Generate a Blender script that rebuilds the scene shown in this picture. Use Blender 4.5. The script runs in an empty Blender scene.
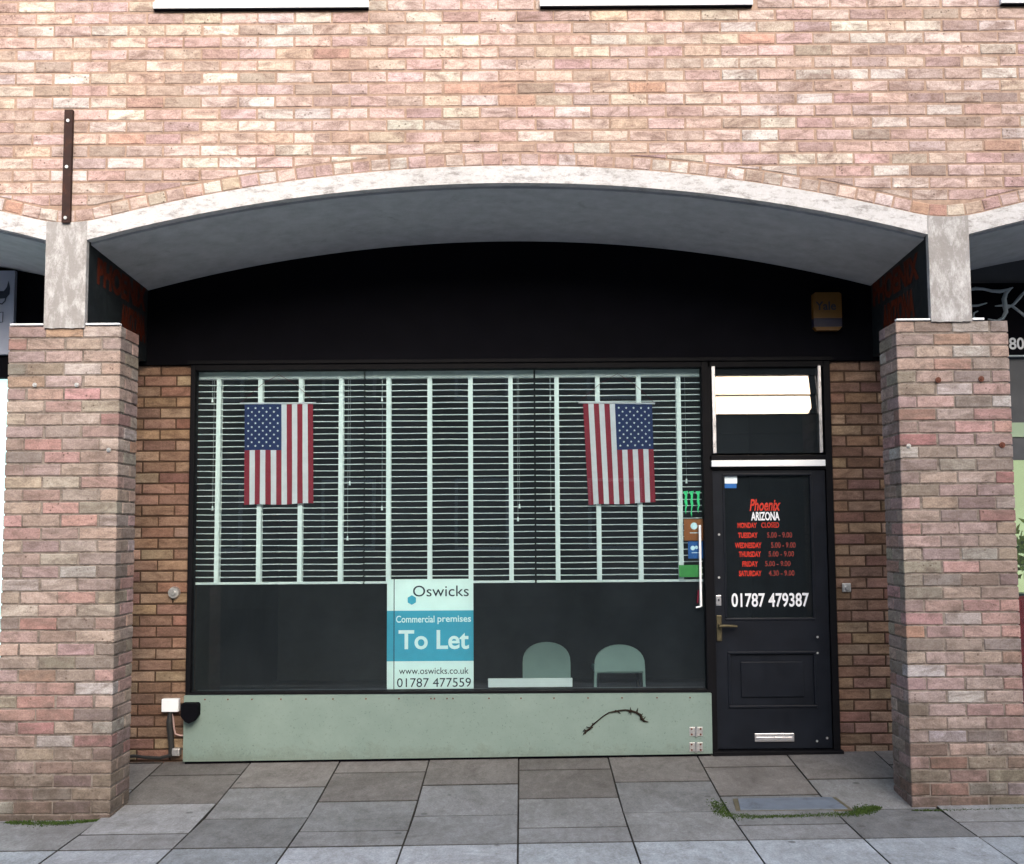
import bpy, bmesh, math, random
from mathutils import Vector, Matrix
random.seed(11)
C = bpy.context.scene.collection
# ------------------------------------------------------------------ camera
FPX, CX, CY = 1180.0, 521.0, 432.0
PITCH, ROLL = math.radians(4.85), 0.0065
CAM = Vector((0, -6.96, 1.615))
F_ = Vector((0, math.cos(PITCH), math.sin(PITCH)))
U0 = Vector((0, -math.sin(PITCH), math.cos(PITCH)))
R0 = Vector((1, 0, 0))
cr, sr = math.cos(ROLL), math.sin(ROLL)
RT = R0*cr - U0*sr
UP = R0*sr + U0*cr
cam = bpy.data.cameras.new('camera'); cam.sensor_width = 36; cam.lens = FPX/1024*36
cam.shift_x = -(CX-512)/1024; cam.clip_end = 2000; cam.clip_start = .05
co = bpy.data.objects.new('camera', cam); C.objects.link(co)
m = Matrix((RT, UP, -F_)).transposed().to_4x4(); m.translation = CAM
co.matrix_world = m
bpy.context.scene.camera = co
def at(px, py, Y):
    """real-world point on the vertical plane Y for a measured point of the photo"""
    d = F_*FPX + RT*(px-CX) + UP*(CY-py)
    return CAM + d*((Y-CAM.y)/d.y)
def X_(px, Y, py=450): return at(px, py, Y).x
def Z_(py, Y, px=512): return at(px, py, Y).z
def G(x, y):
    z = .0085*x
    return z + (.083*y if y > 0 else .012*y)
# ------------------------------------------------------------------ colour helpers
def lin(c):
    c = c/255
    return c/12.92 if c <= .04045 else ((c+.055)/1.055)**2.4
def S(r, g, b, k=1.0): return (lin(r)*k, lin(g)*k, lin(b)*k, 1)
# ------------------------------------------------------------------ mesh builder
class MB:
    def __init__(s): s.v=[]; s.f=[]; s.c=[]; s.m=[]
    def face(s, pts, col=(1,1,1,1), mi=0):
        n=len(s.v); s.v += [tuple(p) for p in pts]; s.f.append(tuple(range(n, n+len(pts)))); s.c.append(col); s.m.append(mi)
    def box(s, x0,x1,y0,y1,z0,z1, col=(1,1,1,1), mi=0, bev=0):
        if x0>x1: x0,x1=x1,x0
        if y0>y1: y0,y1=y1,y0
        if z0>z1: z0,z1=z1,z0
        if bev:
            bm=bmesh.new(); bmesh.ops.create_cube(bm,size=1)
            for v in bm.verts: v.co=Vector((x0+(v.co.x+.5)*(x1-x0), y0+(v.co.y+.5)*(y1-y0), z0+(v.co.z+.5)*(z1-z0)))
            bmesh.ops.bevel(bm, geom=bm.edges[:], offset=min(bev,(x1-x0)*.45,(y1-y0)*.45,(z1-z0)*.45), segments=2, affect='EDGES', profile=.6)
            s.bm(bm,col,mi); return
        p=[(x0,y0,z0),(x1,y0,z0),(x1,y1,z0),(x0,y1,z0),(x0,y0,z1),(x1,y0,z1),(x1,y1,z1),(x0,y1,z1)]
        n=len(s.v); s.v+=p
        for q in ((3,2,1,0),(4,5,6,7),(0,1,5,4),(1,2,6,5),(2,3,7,6),(3,0,4,7)):
            s.f.append(tuple(n+i for i in q)); s.c.append(col); s.m.append(mi)
    def bm(s, bm, col=(1,1,1,1), mi=0, M=None):
        n=len(s.v); bm.verts.index_update()
        for v in bm.verts: s.v.append(tuple((M@v.co) if M else v.co))
        for f in bm.faces: s.f.append(tuple(n+v.index for v in f.verts)); s.c.append(col); s.m.append(mi)
        bm.free()
    def cyl(s, p, q, r, n=12, r2=None, col=(1,1,1,1), mi=0):
        p=Vector(p); q=Vector(q); d=q-p
        bm=bmesh.new(); bmesh.ops.create_cone(bm, cap_ends=True, segments=n, radius1=r, radius2=r if r2 is None else r2, depth=d.length)
        M=Matrix.Translation((p+q)/2) @ d.to_track_quat('Z','Y').to_matrix().to_4x4()
        s.bm(bm,col,mi,M)
    def tube(s, pts, r, n=8, col=(1,1,1,1), mi=0):
        pts=[Vector(p) for p in pts]; rs=r if isinstance(r,(list,tuple)) else [r]*len(pts)
        base=len(s.v); 
        for i,p in enumerate(pts):
            t=(pts[min(i+1,len(pts)-1)]-pts[max(i-1,0)]).normalized()
            a=t.orthogonal().normalized() if i==0 else (a-t*a.dot(t)).normalized()
            b=t.cross(a)
            for k in range(n):
                an=2*math.pi*k/n; s.v.append(tuple(p+(a*math.cos(an)+b*math.sin(an))*rs[i]))
        for i in range(len(pts)-1):
            for k in range(n):
                s.f.append((base+i*n+k, base+i*n+(k+1)%n, base+(i+1)*n+(k+1)%n, base+(i+1)*n+k)); s.c.append(col); s.m.append(mi)
        s.f.append(tuple(base+k for k in range(n))[::-1]); s.c.append(col); s.m.append(mi)
        s.f.append(tuple(base+(len(pts)-1)*n+k for k in range(n))); s.c.append(col); s.m.append(mi)
    def prism(s, poly, y0, y1, col=(1,1,1,1), mi=0):
        """poly of (x,z) extruded from y0 (front) to y1"""
        n=len(poly); s.face([(x,y0,z) for x,z in poly],col,mi); s.face([(x,y1,z) for x,z in poly][::-1],col,mi)
        for i in range(n):
            a=poly[i]; b=poly[(i+1)%n]
            s.face([(a[0],y0,a[1]),(a[0],y1,a[1]),(b[0],y1,b[1]),(b[0],y0,b[1])],col,mi)
    def build(s, name, mat, parent=None, smooth=False, recalc=False):
        me=bpy.data.meshes.new(name); me.from_pydata(s.v,[],s.f)
        mats=mat if isinstance(mat,(list,tuple)) else [mat]
        for q in mats: me.materials.append(q)
        me.polygons.foreach_set('material_index', s.m)
        at_=me.color_attributes.new('col','FLOAT_COLOR','CORNER')
        buf=[]
        for f,c in zip(s.f,s.c): buf += list(c)*len(f)
        at_.data.foreach_set('color',buf)
        if recalc:
            bm=bmesh.new(); bm.from_mesh(me); bmesh.ops.recalc_face_normals(bm,faces=bm.faces); bm.to_mesh(me); bm.free()
        if smooth: me.polygons.foreach_set('use_smooth',[True]*len(s.f))
        me.update()
        o=bpy.data.objects.new(name,me); C.objects.link(o)
        if parent: put(o,parent)
        return o
def put(o, parent):
    o.parent=parent
    # children meshes are written in world coordinates: shift them by the parent's place
    org=parent['_org'] if '_org' in parent.keys() else (0,0,0)
    if o.type=='MESH' and (org[0] or org[1] or org[2]):
        o.data.transform(Matrix.Translation((-org[0],-org[1],-org[2])))
    o['_org']=[float(q) for q in org]
def tag(o, label=None, cat=None, group=None, kind=None):
    if label: o['label']=label
    if cat: o['category']=cat
    if group: o['group']=group
    if kind: o['kind']=kind
    return o
def thing(name, label, cat, loc=(0,0,0), group=None):
    o=bpy.data.objects.new(name,None); C.objects.link(o); o.location=loc; o['_org']=[float(q) for q in loc]
    o.empty_display_size=.1
    return tag(o,label,cat,group)
# ------------------------------------------------------------------ materials
def newmat(name):
    m=bpy.data.materials.new(name); m.use_nodes=True; nt=m.node_tree; nt.nodes.clear()
    out=nt.nodes.new('ShaderNodeOutputMaterial'); return m,nt,out
class N:
    def __init__(s,nt): s.nt=nt
    def __call__(s,t,**k):
        n=s.nt.nodes.new('ShaderNode'+t)
        for a,b in k.items():
            if a.startswith('i_'):
                key=a[2:].replace('_',' ')
                if key.isdigit(): key=int(key)
                n.inputs[key].default_value=b
            else: setattr(n,a,b)
        return n
    def l(s,a,b): s.nt.links.new(a,b)
    def noise(s,scale,detail=4,rough=.6,coord=None,dist=0):
        n=s('TexNoise'); n.inputs['Scale'].default_value=scale; n.inputs['Detail'].default_value=detail; n.inputs['Roughness'].default_value=rough; n.inputs['Distortion'].default_value=dist
        if coord: s.l(coord,n.inputs['Vector'])
        return n.outputs['Fac']
    def ramp(s,fac,a,b,ca=(0,0,0,1),cb=(1,1,1,1)):
        r=s('ValToRGB'); e=r.color_ramp.elements; e[0].position=a; e[1].position=b; e[0].color=ca; e[1].color=cb
        s.l(fac,r.inputs[0]); return r.outputs[0]
    def mix(s,fac,a,b,mode='MIX'):
        n=s('Mix',data_type='RGBA',blend_type=mode)
        for v,i in ((fac,0),(a,6),(b,7)):
            if isinstance(v,(int,float)): n.inputs[i].default_value=v
            elif isinstance(v,tuple): n.inputs[i].default_value=v
            else: s.l(v,n.inputs[i])
        return n.outputs[2]
    def coord(s,scale=None):
        g=s('NewGeometry').outputs['Position']
        if scale:
            mp=s('Mapping'); mp.inputs['Scale'].default_value=scale; s.l(g,mp.inputs[0]); return mp.outputs[0]
        return g
    def bump(s,h,strength,dist,normal=None):
        b=s('Bump'); b.inputs['Strength'].default_value=strength; b.inputs['Distance'].default_value=dist; s.l(h,b.inputs['Height'])
        if normal: s.l(normal,b.inputs['Normal'])
        return b.outputs[0]
def bsdf(n,out,base,rough=.8,spec=.3,metal=0,normal=None,emis=None,es=0):
    b=n('BsdfPrincipled')
    if isinstance(base,tuple): b.inputs['Base Color'].default_value=base
    else: n.l(base,b.inputs['Base Color'])
    if isinstance(rough,(int,float)): b.inputs['Roughness'].default_value=rough
    else: n.l(rough,b.inputs['Roughness'])
    b.inputs['Specular IOR Level'].default_value=spec; b.inputs['Metallic'].default_value=metal
    if normal: n.l(normal,b.inputs['Normal'])
    if emis: b.inputs['Emission Color'].default_value=emis; b.inputs['Emission Strength'].default_value=es
    n.l(b.outputs[0],out.inputs[0]); return b
def plain(name,col,rough=.6,spec=.4,metal=0,var=.12,scale=18,bump=.15,bd=.001,emis=None,es=0,dirt=None,da=.55,db=.75):
    m,nt,out=newmat(name); n=N(nt); p=n.coord()
    f=n.noise(scale,5,.65,p)
    lo=tuple(q*(1-var) for q in col[:3])+(1,); hi=tuple(min(1,q*(1+var)) for q in col[:3])+(1,)
    base=n.ramp(f,.3,.7,lo,hi)
    if dirt:
        base=n.mix(n.ramp(n.noise(scale*.35,8,.75,p,.6),da,db),base,dirt)
    rr=n.ramp(n.noise(scale*2,3,.5,p),.3,.7,(max(0,rough-.08),)*3+(1,),(min(1,rough+.08),)*3+(1,))
    nm=n.bump(n.noise(scale*8,4,.6,p),bump,bd) if bump else None
    bsdf(n,out,base,rr,spec,metal,nm,emis,es); return m
def brickmat(name, pits=1.0, dirt=.35, dcol=(.05,.04,.035,1), blot=S(176,150,138,.62), bf=.6, foot=0):
    m,nt,out=newmat(name); n=N(nt); p=n.coord()
    a=n('Attribute',attribute_name='col').outputs['Color']
    # burnt / fired blotches inside the bricks, a little longer than high
    e=n.coord((.55,.55,1.3))
    b1=n.ramp(n.noise(9,8,.78,e,.9),.45,.63,(0,0,0,1),(bf,)*3+(1,))
    base=n.mix(b1,a,blot)
    b2=n.ramp(n.noise(26,5,.7,e,.3),.25,.72,(.72,.68,.67,1),(1.2,1.2,1.2,1))
    base=n.mix(1.0,base,b2,'MULTIPLY')
    fine=n.ramp(n.noise(110,4,.8,p),.35,.65,(.70,.68,.67,1),(1.12,1.12,1.12,1))
    base=n.mix(.9,base,fine,'MULTIPLY')
    sp=n.ramp(n.noise(60,4,.7,p),.60,.68,(0,0,0,1),(.45*pits,)*3+(1,))
    base=n.mix(sp,base,(.12,.08,.06,1))
    v=n('TexVoronoi'); v.inputs['Scale'].default_value=34; n.l(p,v.inputs['Vector'])
    near=n.ramp(v.outputs['Distance'],.15,.24,(1,1,1,1),(0,0,0,1))
    msk=n.ramp(n.noise(6,4,.7,p),.53,.60)
    mm=n('Math',operation='MULTIPLY'); n.l(near,mm.inputs[0]); n.l(msk,mm.inputs[1])
    m2=n('Math',operation='MULTIPLY'); n.l(mm.outputs[0],m2.inputs[0]); m2.inputs[1].default_value=.8*pits
    base=n.mix(m2.outputs[0],base,(.07,.045,.035,1))
    # soot and rain streaks over several courses
    gr=n.ramp(n.noise(1.6,8,.74,n.coord((1,1,.55)),.6),.46,.76,(0,0,0,1),(dirt,)*3+(1,))
    base=n.mix(gr,base,dcol)
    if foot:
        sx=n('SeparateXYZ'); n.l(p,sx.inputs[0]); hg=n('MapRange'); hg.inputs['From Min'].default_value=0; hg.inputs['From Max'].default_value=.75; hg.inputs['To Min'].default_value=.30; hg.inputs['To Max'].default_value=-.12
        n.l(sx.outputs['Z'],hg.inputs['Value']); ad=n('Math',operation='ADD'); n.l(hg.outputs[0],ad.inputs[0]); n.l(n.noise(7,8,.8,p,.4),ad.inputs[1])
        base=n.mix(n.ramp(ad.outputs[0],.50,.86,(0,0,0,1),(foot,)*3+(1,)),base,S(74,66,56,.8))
    h=n.noise(90,6,.7,p); nm=n.bump(h,.6,.003)
    nm=n.bump(n.noise(22,3,.5,p),.45,.006,nm)
    bsdf(n,out,base,.92,.15,0,nm); return m
def concretemat(name, c1, c2, lo=.46, hi=.54, scale=9, streak=(1,1,.35)):
    m,nt,out=newmat(name); n=N(nt); p=n.coord(streak); q=n.coord()
    f=n.ramp(n.noise(scale,10,.82,p,.15),lo,hi)
    base=n.mix(f,c1,c2)
    big=n.ramp(n.noise(2.2,6,.7,q),.3,.75,(.86,.85,.83,1),(1.06,1.06,1.06,1)); base=n.mix(1.0,base,big,'MULTIPLY')
    fine=n.ramp(n.noise(70,5,.75,q),.25,.75,(.84,.83,.81,1),(1.06,1.06,1.06,1))
    base=n.mix(1.0,base,fine,'MULTIPLY')
    sp=n.ramp(n.noise(120,2,.5,q),.68,.74,(0,0,0,1),(.5,.5,.5,1)); base=n.mix(sp,base,(.12,.1,.09,1))
    nm=n.bump(f,.25,.0015); nm=n.bump(n.noise(160,4,.6,q),.4,.0015,nm)
    bsdf(n,out,base,.88,.15,0,nm); return m
def glassmat(name,tint=(.80,.95,.93,1),boost=1.0,ior=1.5,rough=0.0,wobble=.06,haze=0,gcol=(.95,1,1,1)):
    m,nt,out=newmat(name); n=N(nt)
    tr=n('BsdfTransparent'); tr.inputs[0].default_value=tint
    gl=n('BsdfGlossy'); gl.inputs['Roughness'].default_value=rough; gl.inputs['Color'].default_value=gcol
    fr=n('Fresnel'); fr.inputs[0].default_value=ior
    wob=n.bump(n.noise(1.3,2,.4,n.coord()),.06 if wobble else 0,.004); n.l(wob,gl.inputs['Normal'])
    mu=n('Math',operation='MULTIPLY',use_clamp=True); mu.inputs[1].default_value=boost; n.l(fr.outputs[0],mu.inputs[0])
    mx=n('MixShader'); n.l(mu.outputs[0],mx.inputs[0]); n.l(tr.outputs[0],mx.inputs[1]); n.l(gl.outputs[0],mx.inputs[2])
    if haze:
        df=n('BsdfDiffuse'); df.inputs[0].default_value=(.48,.62,.74,1)
        hz_=n.ramp(n.noise(2.2,6,.7,n.coord((1,1,.6)),.5),.3,.75,(haze*.7,)*3+(1,),(haze*1.35,)*3+(1,))
        m3=n('MixShader'); n.l(hz_,m3.inputs[0]); n.l(mx.outputs[0],m3.inputs[1]); n.l(df.outputs[0],m3.inputs[2]); n.l(m3.outputs[0],out.inputs[0])
    else: n.l(mx.outputs[0],out.inputs[0])
    return m
def slabmat():
    m,nt,out=newmat('paving'); n=N(nt); p=n.coord()
    a=n('Attribute',attribute_name='col').outputs['Color']
    f1=n.ramp(n.noise(2.1,9,.78,p,.8),.3,.68,(.62,.60,.58,1),(1.16,1.16,1.17,1))
    base=n.mix(1.0,a,f1,'MULTIPLY')
    f3=n.ramp(n.noise(13,7,.8,n.coord((1.6,.6,1)),.4),.32,.68,(.70,.69,.67,1),(1.15,1.15,1.16,1)); base=n.mix(1.0,base,f3,'MULTIPLY')
    gv=n('TexVoronoi'); gv.inputs['Scale'].default_value=3.1; n.l(p,gv.inputs['Vector'])
    gum=n.ramp(gv.outputs['Distance'],.05,.075,(.7,.7,.7,1),(0,0,0,1)); base=n.mix(gum,base,(.06,.06,.058,1))
    f2=n.ramp(n.noise(90,5,.8,p),.33,.67,(.66,.66,.66,1),(1.2,1.2,1.2,1))
    base=n.mix(1.0,base,f2,'MULTIPLY')
    sp=n.ramp(n.noise(330,2,.5,p),.62,.72,(0,0,0,1),(.3,.3,.3,1))
    base=n.mix(sp,base,(.42,.42,.4,1))
    st=n.ramp(n.noise(5,8,.82,p,.9),.56,.72,(0,0,0,1),(.55,.55,.55,1))
    base=n.mix(st,base,(.07,.065,.055,1))
    nm=n.bump(n.noise(70,6,.7,p),.5,.003)
    rr=n.ramp(n.noise(3,4,.6,p),.35,.65,(.62,)*3+(1,),(.9,)*3+(1,))
    bsdf(n,out,base,rr,.3,0,nm); return m

M_brick=brickmat('facade_brick',.9,.42,S(150,124,112,.6),S(158,132,122,.6),.8)
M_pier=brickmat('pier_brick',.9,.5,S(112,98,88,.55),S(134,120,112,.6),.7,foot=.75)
M_wing=brickmat('side_wall_brick',.4,.5,(.05,.035,.025,1),S(104,80,68,.65),.6)
M_mortar=plain('pale_mortar',S(200,172,154,.60),.95,.1,0,.22,30,.6,.002,dirt=S(120,95,80,.6),da=.5,db=.8)
M_mortar_p=plain('grey_mortar',S(166,154,145,.60),.95,.1,0,.25,30,.6,.002,dirt=S(80,68,60,.6),da=.45,db=.7)
M_mortar_d=plain('dark_mortar',S(84,66,54,.8),.95,.1,0,.25,30,.6,.002)
M_rib=concretemat('flaking_white_paint',S(186,182,182,.62),S(234,234,238,.70),.38,.5,14,(.6,1,1.6))
M_col=concretemat('weathered_concrete',S(190,187,187,.62),S(230,230,233,.72),.47,.64,11,(1.3,1,.6))
M_soffit=plain('soffit_paint',S(178,182,188,.98),.9,.1,0,.14,9,.8,.004,dirt=S(112,114,118,.9),da=.60,db=.9)
M_black=plain('black_paint',(.004,.004,.006,1),.85,.04,0,.2,8,.2,.001)
M_beam=plain('beam_paint',(.009,.013,.016,1),.6,.3,0,.3,5,.3,.001)
M_frame=plain('black_frame',(.0045,.0045,.006,1),.6,.08,0,.2,10,.1,.0006)
M_door=plain('door_paint',(.006,.008,.013,1),.5,.15,0,.25,6,.15,.0008,dirt=(.012,.013,.016,1),da=.6,db=.8)
def mintmat():
    m,nt,out=newmat('mint_paint'); n=N(nt); p=n.coord()
    base=n.ramp(n.noise(3,6,.7,p),.3,.7,S(150,173,164,.53),S(160,181,172,.57))
    sp=n.ramp(n.noise(75,4,.7,p),.60,.70,(0,0,0,1),(.6,)*3+(1,)); base=n.mix(sp,base,S(100,122,110,.5))
    sp2=n.ramp(n.noise(28,6,.8,p,.5),.62,.72,(0,0,0,1),(.35,)*3+(1,)); base=n.mix(sp2,base,S(120,138,118,.6))
    # mud splashed up from the paving, broken by noise
    sx=n('SeparateXYZ'); n.l(p,sx.inputs[0]); hgt=n('MapRange'); hgt.inputs['From Min'].default_value=.10; hgt.inputs['From Max'].default_value=.30; hgt.inputs['To Min'].default_value=.34; hgt.inputs['To Max'].default_value=-.12
    n.l(sx.outputs['Z'],hgt.inputs['Value']); ad=n('Math',operation='ADD'); n.l(hgt.outputs[0],ad.inputs[0]); n.l(n.noise(12,8,.8,p,.3),ad.inputs[1])
    spl=n.ramp(ad.outputs[0],.62,.85,(0,0,0,1),(.32,)*3+(1,)); base=n.mix(spl,base,S(98,100,82,.6))
    bsdf(n,out,base,.62,.25,0,n.bump(n.noise(60,5,.6,p),.35,.0012)); return m
M_mint=mintmat()
M_white=plain('white_plastic',(.82,.84,.86,1),.4,.4,0,.04,6,.05,.0004)
M_blind=plain('blind_white',(.90,.92,.92,1),.5,.3,0,.04,6,0)
M_tape=plain('blind_tape',(.92,.95,.95,1),.9,.1,0,.04,40,.2,.0005)
M_alu=plain('aluminium',(.6,.6,.63,1),.35,.5,.9,.1,20,.1,.0005)
M_zinc=plain('zinc_screw',(.55,.55,.55,1),.4,.5,.8,.2,60,.2,.0005)
M_rust=plain('rusty_iron',(.028,.012,.010,1),.75,.3,0,.35,30,.4,.001,dirt=(.09,.03,.015,1))
M_rustbolt=plain('rusty_bolt',(.12,.045,.03,1),.8,.2,0,.3,80,.4,.001)
M_brass=plain('brass',(.10,.085,.05,1),.5,.4,.7,.15,30,.1,.0005)
M_glass=glassmat('window_glass',(.80,.92,.935,1),1.2,haze=.02)
M_doorglass=glassmat('door_glass',(.6,.68,.72,1),1.3,haze=.018)
M_louvre=glassmat('louvre_glass',(.35,.36,.38,1),1.75,wobble=0,haze=.02,gcol=(1,.90,.78,1))  # cream of the reflected sunset sky put into the glossy tint
M_upglass=glassmat('upper_glass',(.5,.55,.56,1),2)
M_red=plain('flag_red',S(152,42,58,.85),.9,.1,0,.1,30,.3,.0005)
M_fwhite=plain('flag_white',(.70,.68,.73,1),.9,.1,0,.05,30,.3,.0005)
M_blue=plain('flag_blue',S(38,52,100,.9),.9,.1,0,.1,30,.3,.0005)
M_star=plain('star_white',(.8,.82,.86,1),.9,.1,0,.03,30,0)
M_redtext=plain('red_vinyl',S(205,52,34,.75),.5,.3,0,.08,40,0)
M_redtext2=plain('red_vinyl_pale',S(140,52,46,.7),.5,.3,0,.15,60,0)
M_whitetext=plain('white_vinyl',(.72,.74,.78,1),.5,.3,0,.03,40,0)
M_board=plain('sign_board',(.86,.95,.93,1),.5,.3,0,.03,12,0)
M_band=plain('sign_teal',S(72,172,200,.95),.5,.3,0,.05,12,0)
M_ink=plain('sign_ink',S(45,52,66,1),.6,.2,0,.05,30,0)
M_inkpale=plain('sign_ink_pale',S(150,178,182,1),.6,.2,0,.05,30,0)
M_string=plain('string',S(110,30,50,.8),.9,.1,0,.1,30,0)
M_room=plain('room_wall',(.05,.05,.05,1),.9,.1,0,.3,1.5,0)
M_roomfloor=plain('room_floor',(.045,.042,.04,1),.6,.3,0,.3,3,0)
M_slab=slabmat()
M_joint=plain('joint_sand',(.035,.032,.028,1),.95,.1,0,.3,40,.5,.002)
M_asphalt=plain('asphalt',(.05,.05,.052,1),.9,.2,0,.25,40,.6,.003)
M_kerb=plain('kerb_stone',(.28,.28,.27,1),.85,.2,0,.15,20,.4,.002)
M_moss=plain('moss',(.045,.075,.018,1),.95,.1,0,.5,60,.8,.004)
M_chair=plain('chair_shell',S(176,200,196,.62),.4,.4,0,.05,8,0)
M_darkmetal=plain('dark_metal',(.04,.04,.045,1),.45,.5,.6,.2,20,.1,.0005)
M_cast=plain('worn_iron_lid',S(122,132,146,.75),.6,.4,.2,.18,18,.6,.002,dirt=S(78,82,90,.8))
M_castframe=plain('iron_frame',S(110,104,86,.7),.7,.3,.2,.2,30,.5,.002)
M_dark=plain('dark_cable',(.02,.02,.02,1),.6,.3,0,.2,20,0)
M_pinkcable=plain('pale_cable',S(200,170,165,.8),.6,.3,0,.1,20,0)
M_orange=plain('orange_vinyl',S(190,112,55,.7),.5,.3,0,.06,30,0)
M_bluevinyl=plain('blue_vinyl',S(40,110,190,.75),.5,.3,0,.06,30,0)
M_green=plain('green_vinyl',S(84,178,90,.75),.5,.3,0,.06,30,0)
M_claw=plain('bright_green_vinyl',S(70,225,150,.95),.5,.3,0,.1,90,0)
M_pale=plain('pale_vinyl',(.75,.88,.95,1),.5,.3,0,.03,30,0)
M_yellow=plain('alarm_yellow',S(155,108,36,.38),.5,.4,0,.08,20,0)
M_navy=plain('alarm_navy',S(28,30,75,.4),.5,.4,0,.05,20,0)
M_beamred=plain('orange_lettering',S(158,62,26,.24),.7,.2,0,.3,30,.2,.001)
M_lilac=plain('lilac_panel',S(176,184,205,.75),.5,.3,0,.04,8,0)
M_vine=plain('dry_stem',(.02,.014,.010,1),.9,.1,0,.4,90,.6,.002)
M_silver=plain('silver_vinyl',S(165,178,186,.9),.5,.4,0,.08,30,0)
M_greyp=plain('grey_panel',(.06,.065,.075,1),.4,.4,0,.15,6,0)
M_litwhite=plain('lit_blind',(.85,.9,.88,1),.8,.2,0,.02,4,0,emis=(.85,1,.95,1),es=.55)  # own glow stands in for light from the room behind
M_lityellow=plain('lit_wall',(.78,.74,.42,1),.8,.2,0,.12,3,0,emis=(1,.92,.5,1),es=.25)  # faint glow in the wall stands in for a ceiling lamp
M_palegreen=plain('pale_green_frame',S(175,200,172,.6),.5,.3,0,.05,10,0)
M_redthing=plain('red_cloth',S(185,40,45,.8),.7,.2,0,.1,20,.2,.001)
M_leaf=plain('leaf',(.30,.28,.06,1),.7,.2,0,.4,30,0)
M_facing=plain('render_wall',(.10,.095,.09,1),.9,.1,0,.2,1.2,.3,.004)
M_roof=plain('roof_tile',(.10,.07,.06,1),.9,.1,0,.2,3,.3,.004)

# ------------------------------------------------------------------ key dimensions (metres)
xl=X_(87.5,0,241); xr=X_(927.3,0,233.5)
zs=(Z_(241.5,0,87.5)+Z_(233.5,0,927.3))/2
zc=Z_(183.3,0,512)
XC=(xl+xr)/2; HALF=(xr-xl)/2; rise=zc-zs
RAD=(HALF**2+rise**2)/(2*rise)
COLW=.244; P=2*HALF+COLW
RIB=.106; RING=.072
def dloc(x): return ((x-XC+P/2)%P)-P/2
def intr(d): return zc-(RAD-math.sqrt(RAD*RAD-d*d))
def _e(d):
    Re=RAD+RIB; return zc+RIB-(Re-math.sqrt(Re*Re-d*d))
def extr(x):
    d=abs(dloc(x)); t=P/2-d; b=.22
    if t<b:
        m_=(_e(P/2-b)-_e(P/2-b+.001))/.001
        z0=_e(P/2-b)-m_*b/2
        return z0+m_*t*t/(2*b)
    return _e(d)
XE=5.9                       # half width of what is built
YB=1.2                       # the shopfront line
ZTOP=6.45
print('dims',xl,xr,zs,zc,RAD,P)
# ------------------------------------------------------------------ bricks
PAL_F=[((226,208,198),5.5),((236,227,221),5),((224,202,196),6),((222,197,193),4.5),((216,192,184),4),((204,184,178),2.4),((194,174,168),1.2),((214,176,162),.9),((226,206,192),1.5)]
PAL_P=[((198,180,172),5),((184,167,160),3.6),((202,184,174),3.5),((202,176,170),5.5),((206,170,165),3.6),((168,156,149),2.6),((212,205,203),3),((186,174,164),3),((190,150,144),1.2),((194,162,144),.7),((158,145,138),1.2)]
PAL_W=[((174,144,124),4),((158,128,110),4),((182,154,130),3),((142,114,99),2),((166,130,115),2.8),((188,162,138),1.6)]
def pick(pal,k):
    t=sum(w for _,w in pal); r=random.random()*t
    for c,w in pal:
        r-=w
        if r<=0: break
    j=random.uniform(.93,1.06)
    c=[min(255,max(0,q*j+random.uniform(-5,5))) for q in c]
    return S(*c,k)
def brick(mb, poly, O, U, V, Nn, col, bev=.0045, deep=.014, jit=.0022):
    n=len(poly)
    if n<3: return
    poly=[(a+random.uniform(-.0014,.0014),b+random.uniform(-.0014,.0014)) for a,b in poly]
    cu=sum(p[0] for p in poly)/n; cv=sum(p[1] for p in poly)/n
    off=random.uniform(-jit,jit); tu=random.uniform(-.01,.01); tv=random.uniform(-.02,.02)
    def W(a,b,d): return O+U*a+V*b+Nn*(d+off+(a-cu)*tu+(b-cv)*tv)
    # inset along edges
    ins=[]
    for i in range(n):
        p0=Vector(poly[i-1]); p1=Vector(poly[i]); p2=Vector(poly[(i+1)%n])
        e1=p1-p0; e2=p2-p1
        if e1.length<1e-5 or e2.length<1e-5: ins.append(p1); continue
        e1.normalize(); e2.normalize()
        n1=Vector((-e1.y,e1.x)); n2=Vector((-e2.y,e2.x)); s_=n1+n2
        if s_.length<.2: ins.append(p1+n1*bev); continue
        s_.normalize(); k=bev/max(.35,s_.dot(n1)); ins.append(p1+s_*min(k,bev*2))
    mb.face([W(q[0],q[1],0) for q in ins],col)
    for i in range(n):
        j=(i+1)%n
        mb.face([W(*poly[i],-bev),W(*poly[j],-bev),W(ins[j][0],ins[j][1],0),W(ins[i][0],ins[i][1],0)],col)
        mb.face([W(*poly[i],-deep),W(*poly[j],-deep),W(*poly[j],-bev),W(*poly[i],-bev)],col)
def clip(poly,a,b):
    """keep the part of poly (u,v) lying above the line through a and b (a left of b)"""
    def sd(p): return (b[0]-a[0])*(p[1]-a[1])-(b[1]-a[1])*(p[0]-a[0])
    out=[]
    for i in range(len(poly)):
        p,q=poly[i],poly[(i+1)%len(poly)]; sp,sq=sd(p),sd(q)
        if sp>=0: out.append(p)
        if (sp>=0)!=(sq>=0):
            t=sp/(sp-sq); out.append((p[0]+(q[0]-p[0])*t,p[1]+(q[1]-p[1])*t))
    return out
VX,VY,VZ=Vector((1,0,0)),Vector((0,1,0)),Vector((0,0,1))
# ---------------- building: upper wall, ring, ribs, columns, soffits
bld=thing('arcade_building','pale pinkish brick upper storey on flat concrete arches above the shopfront','building',(XC,0,zc))
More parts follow.
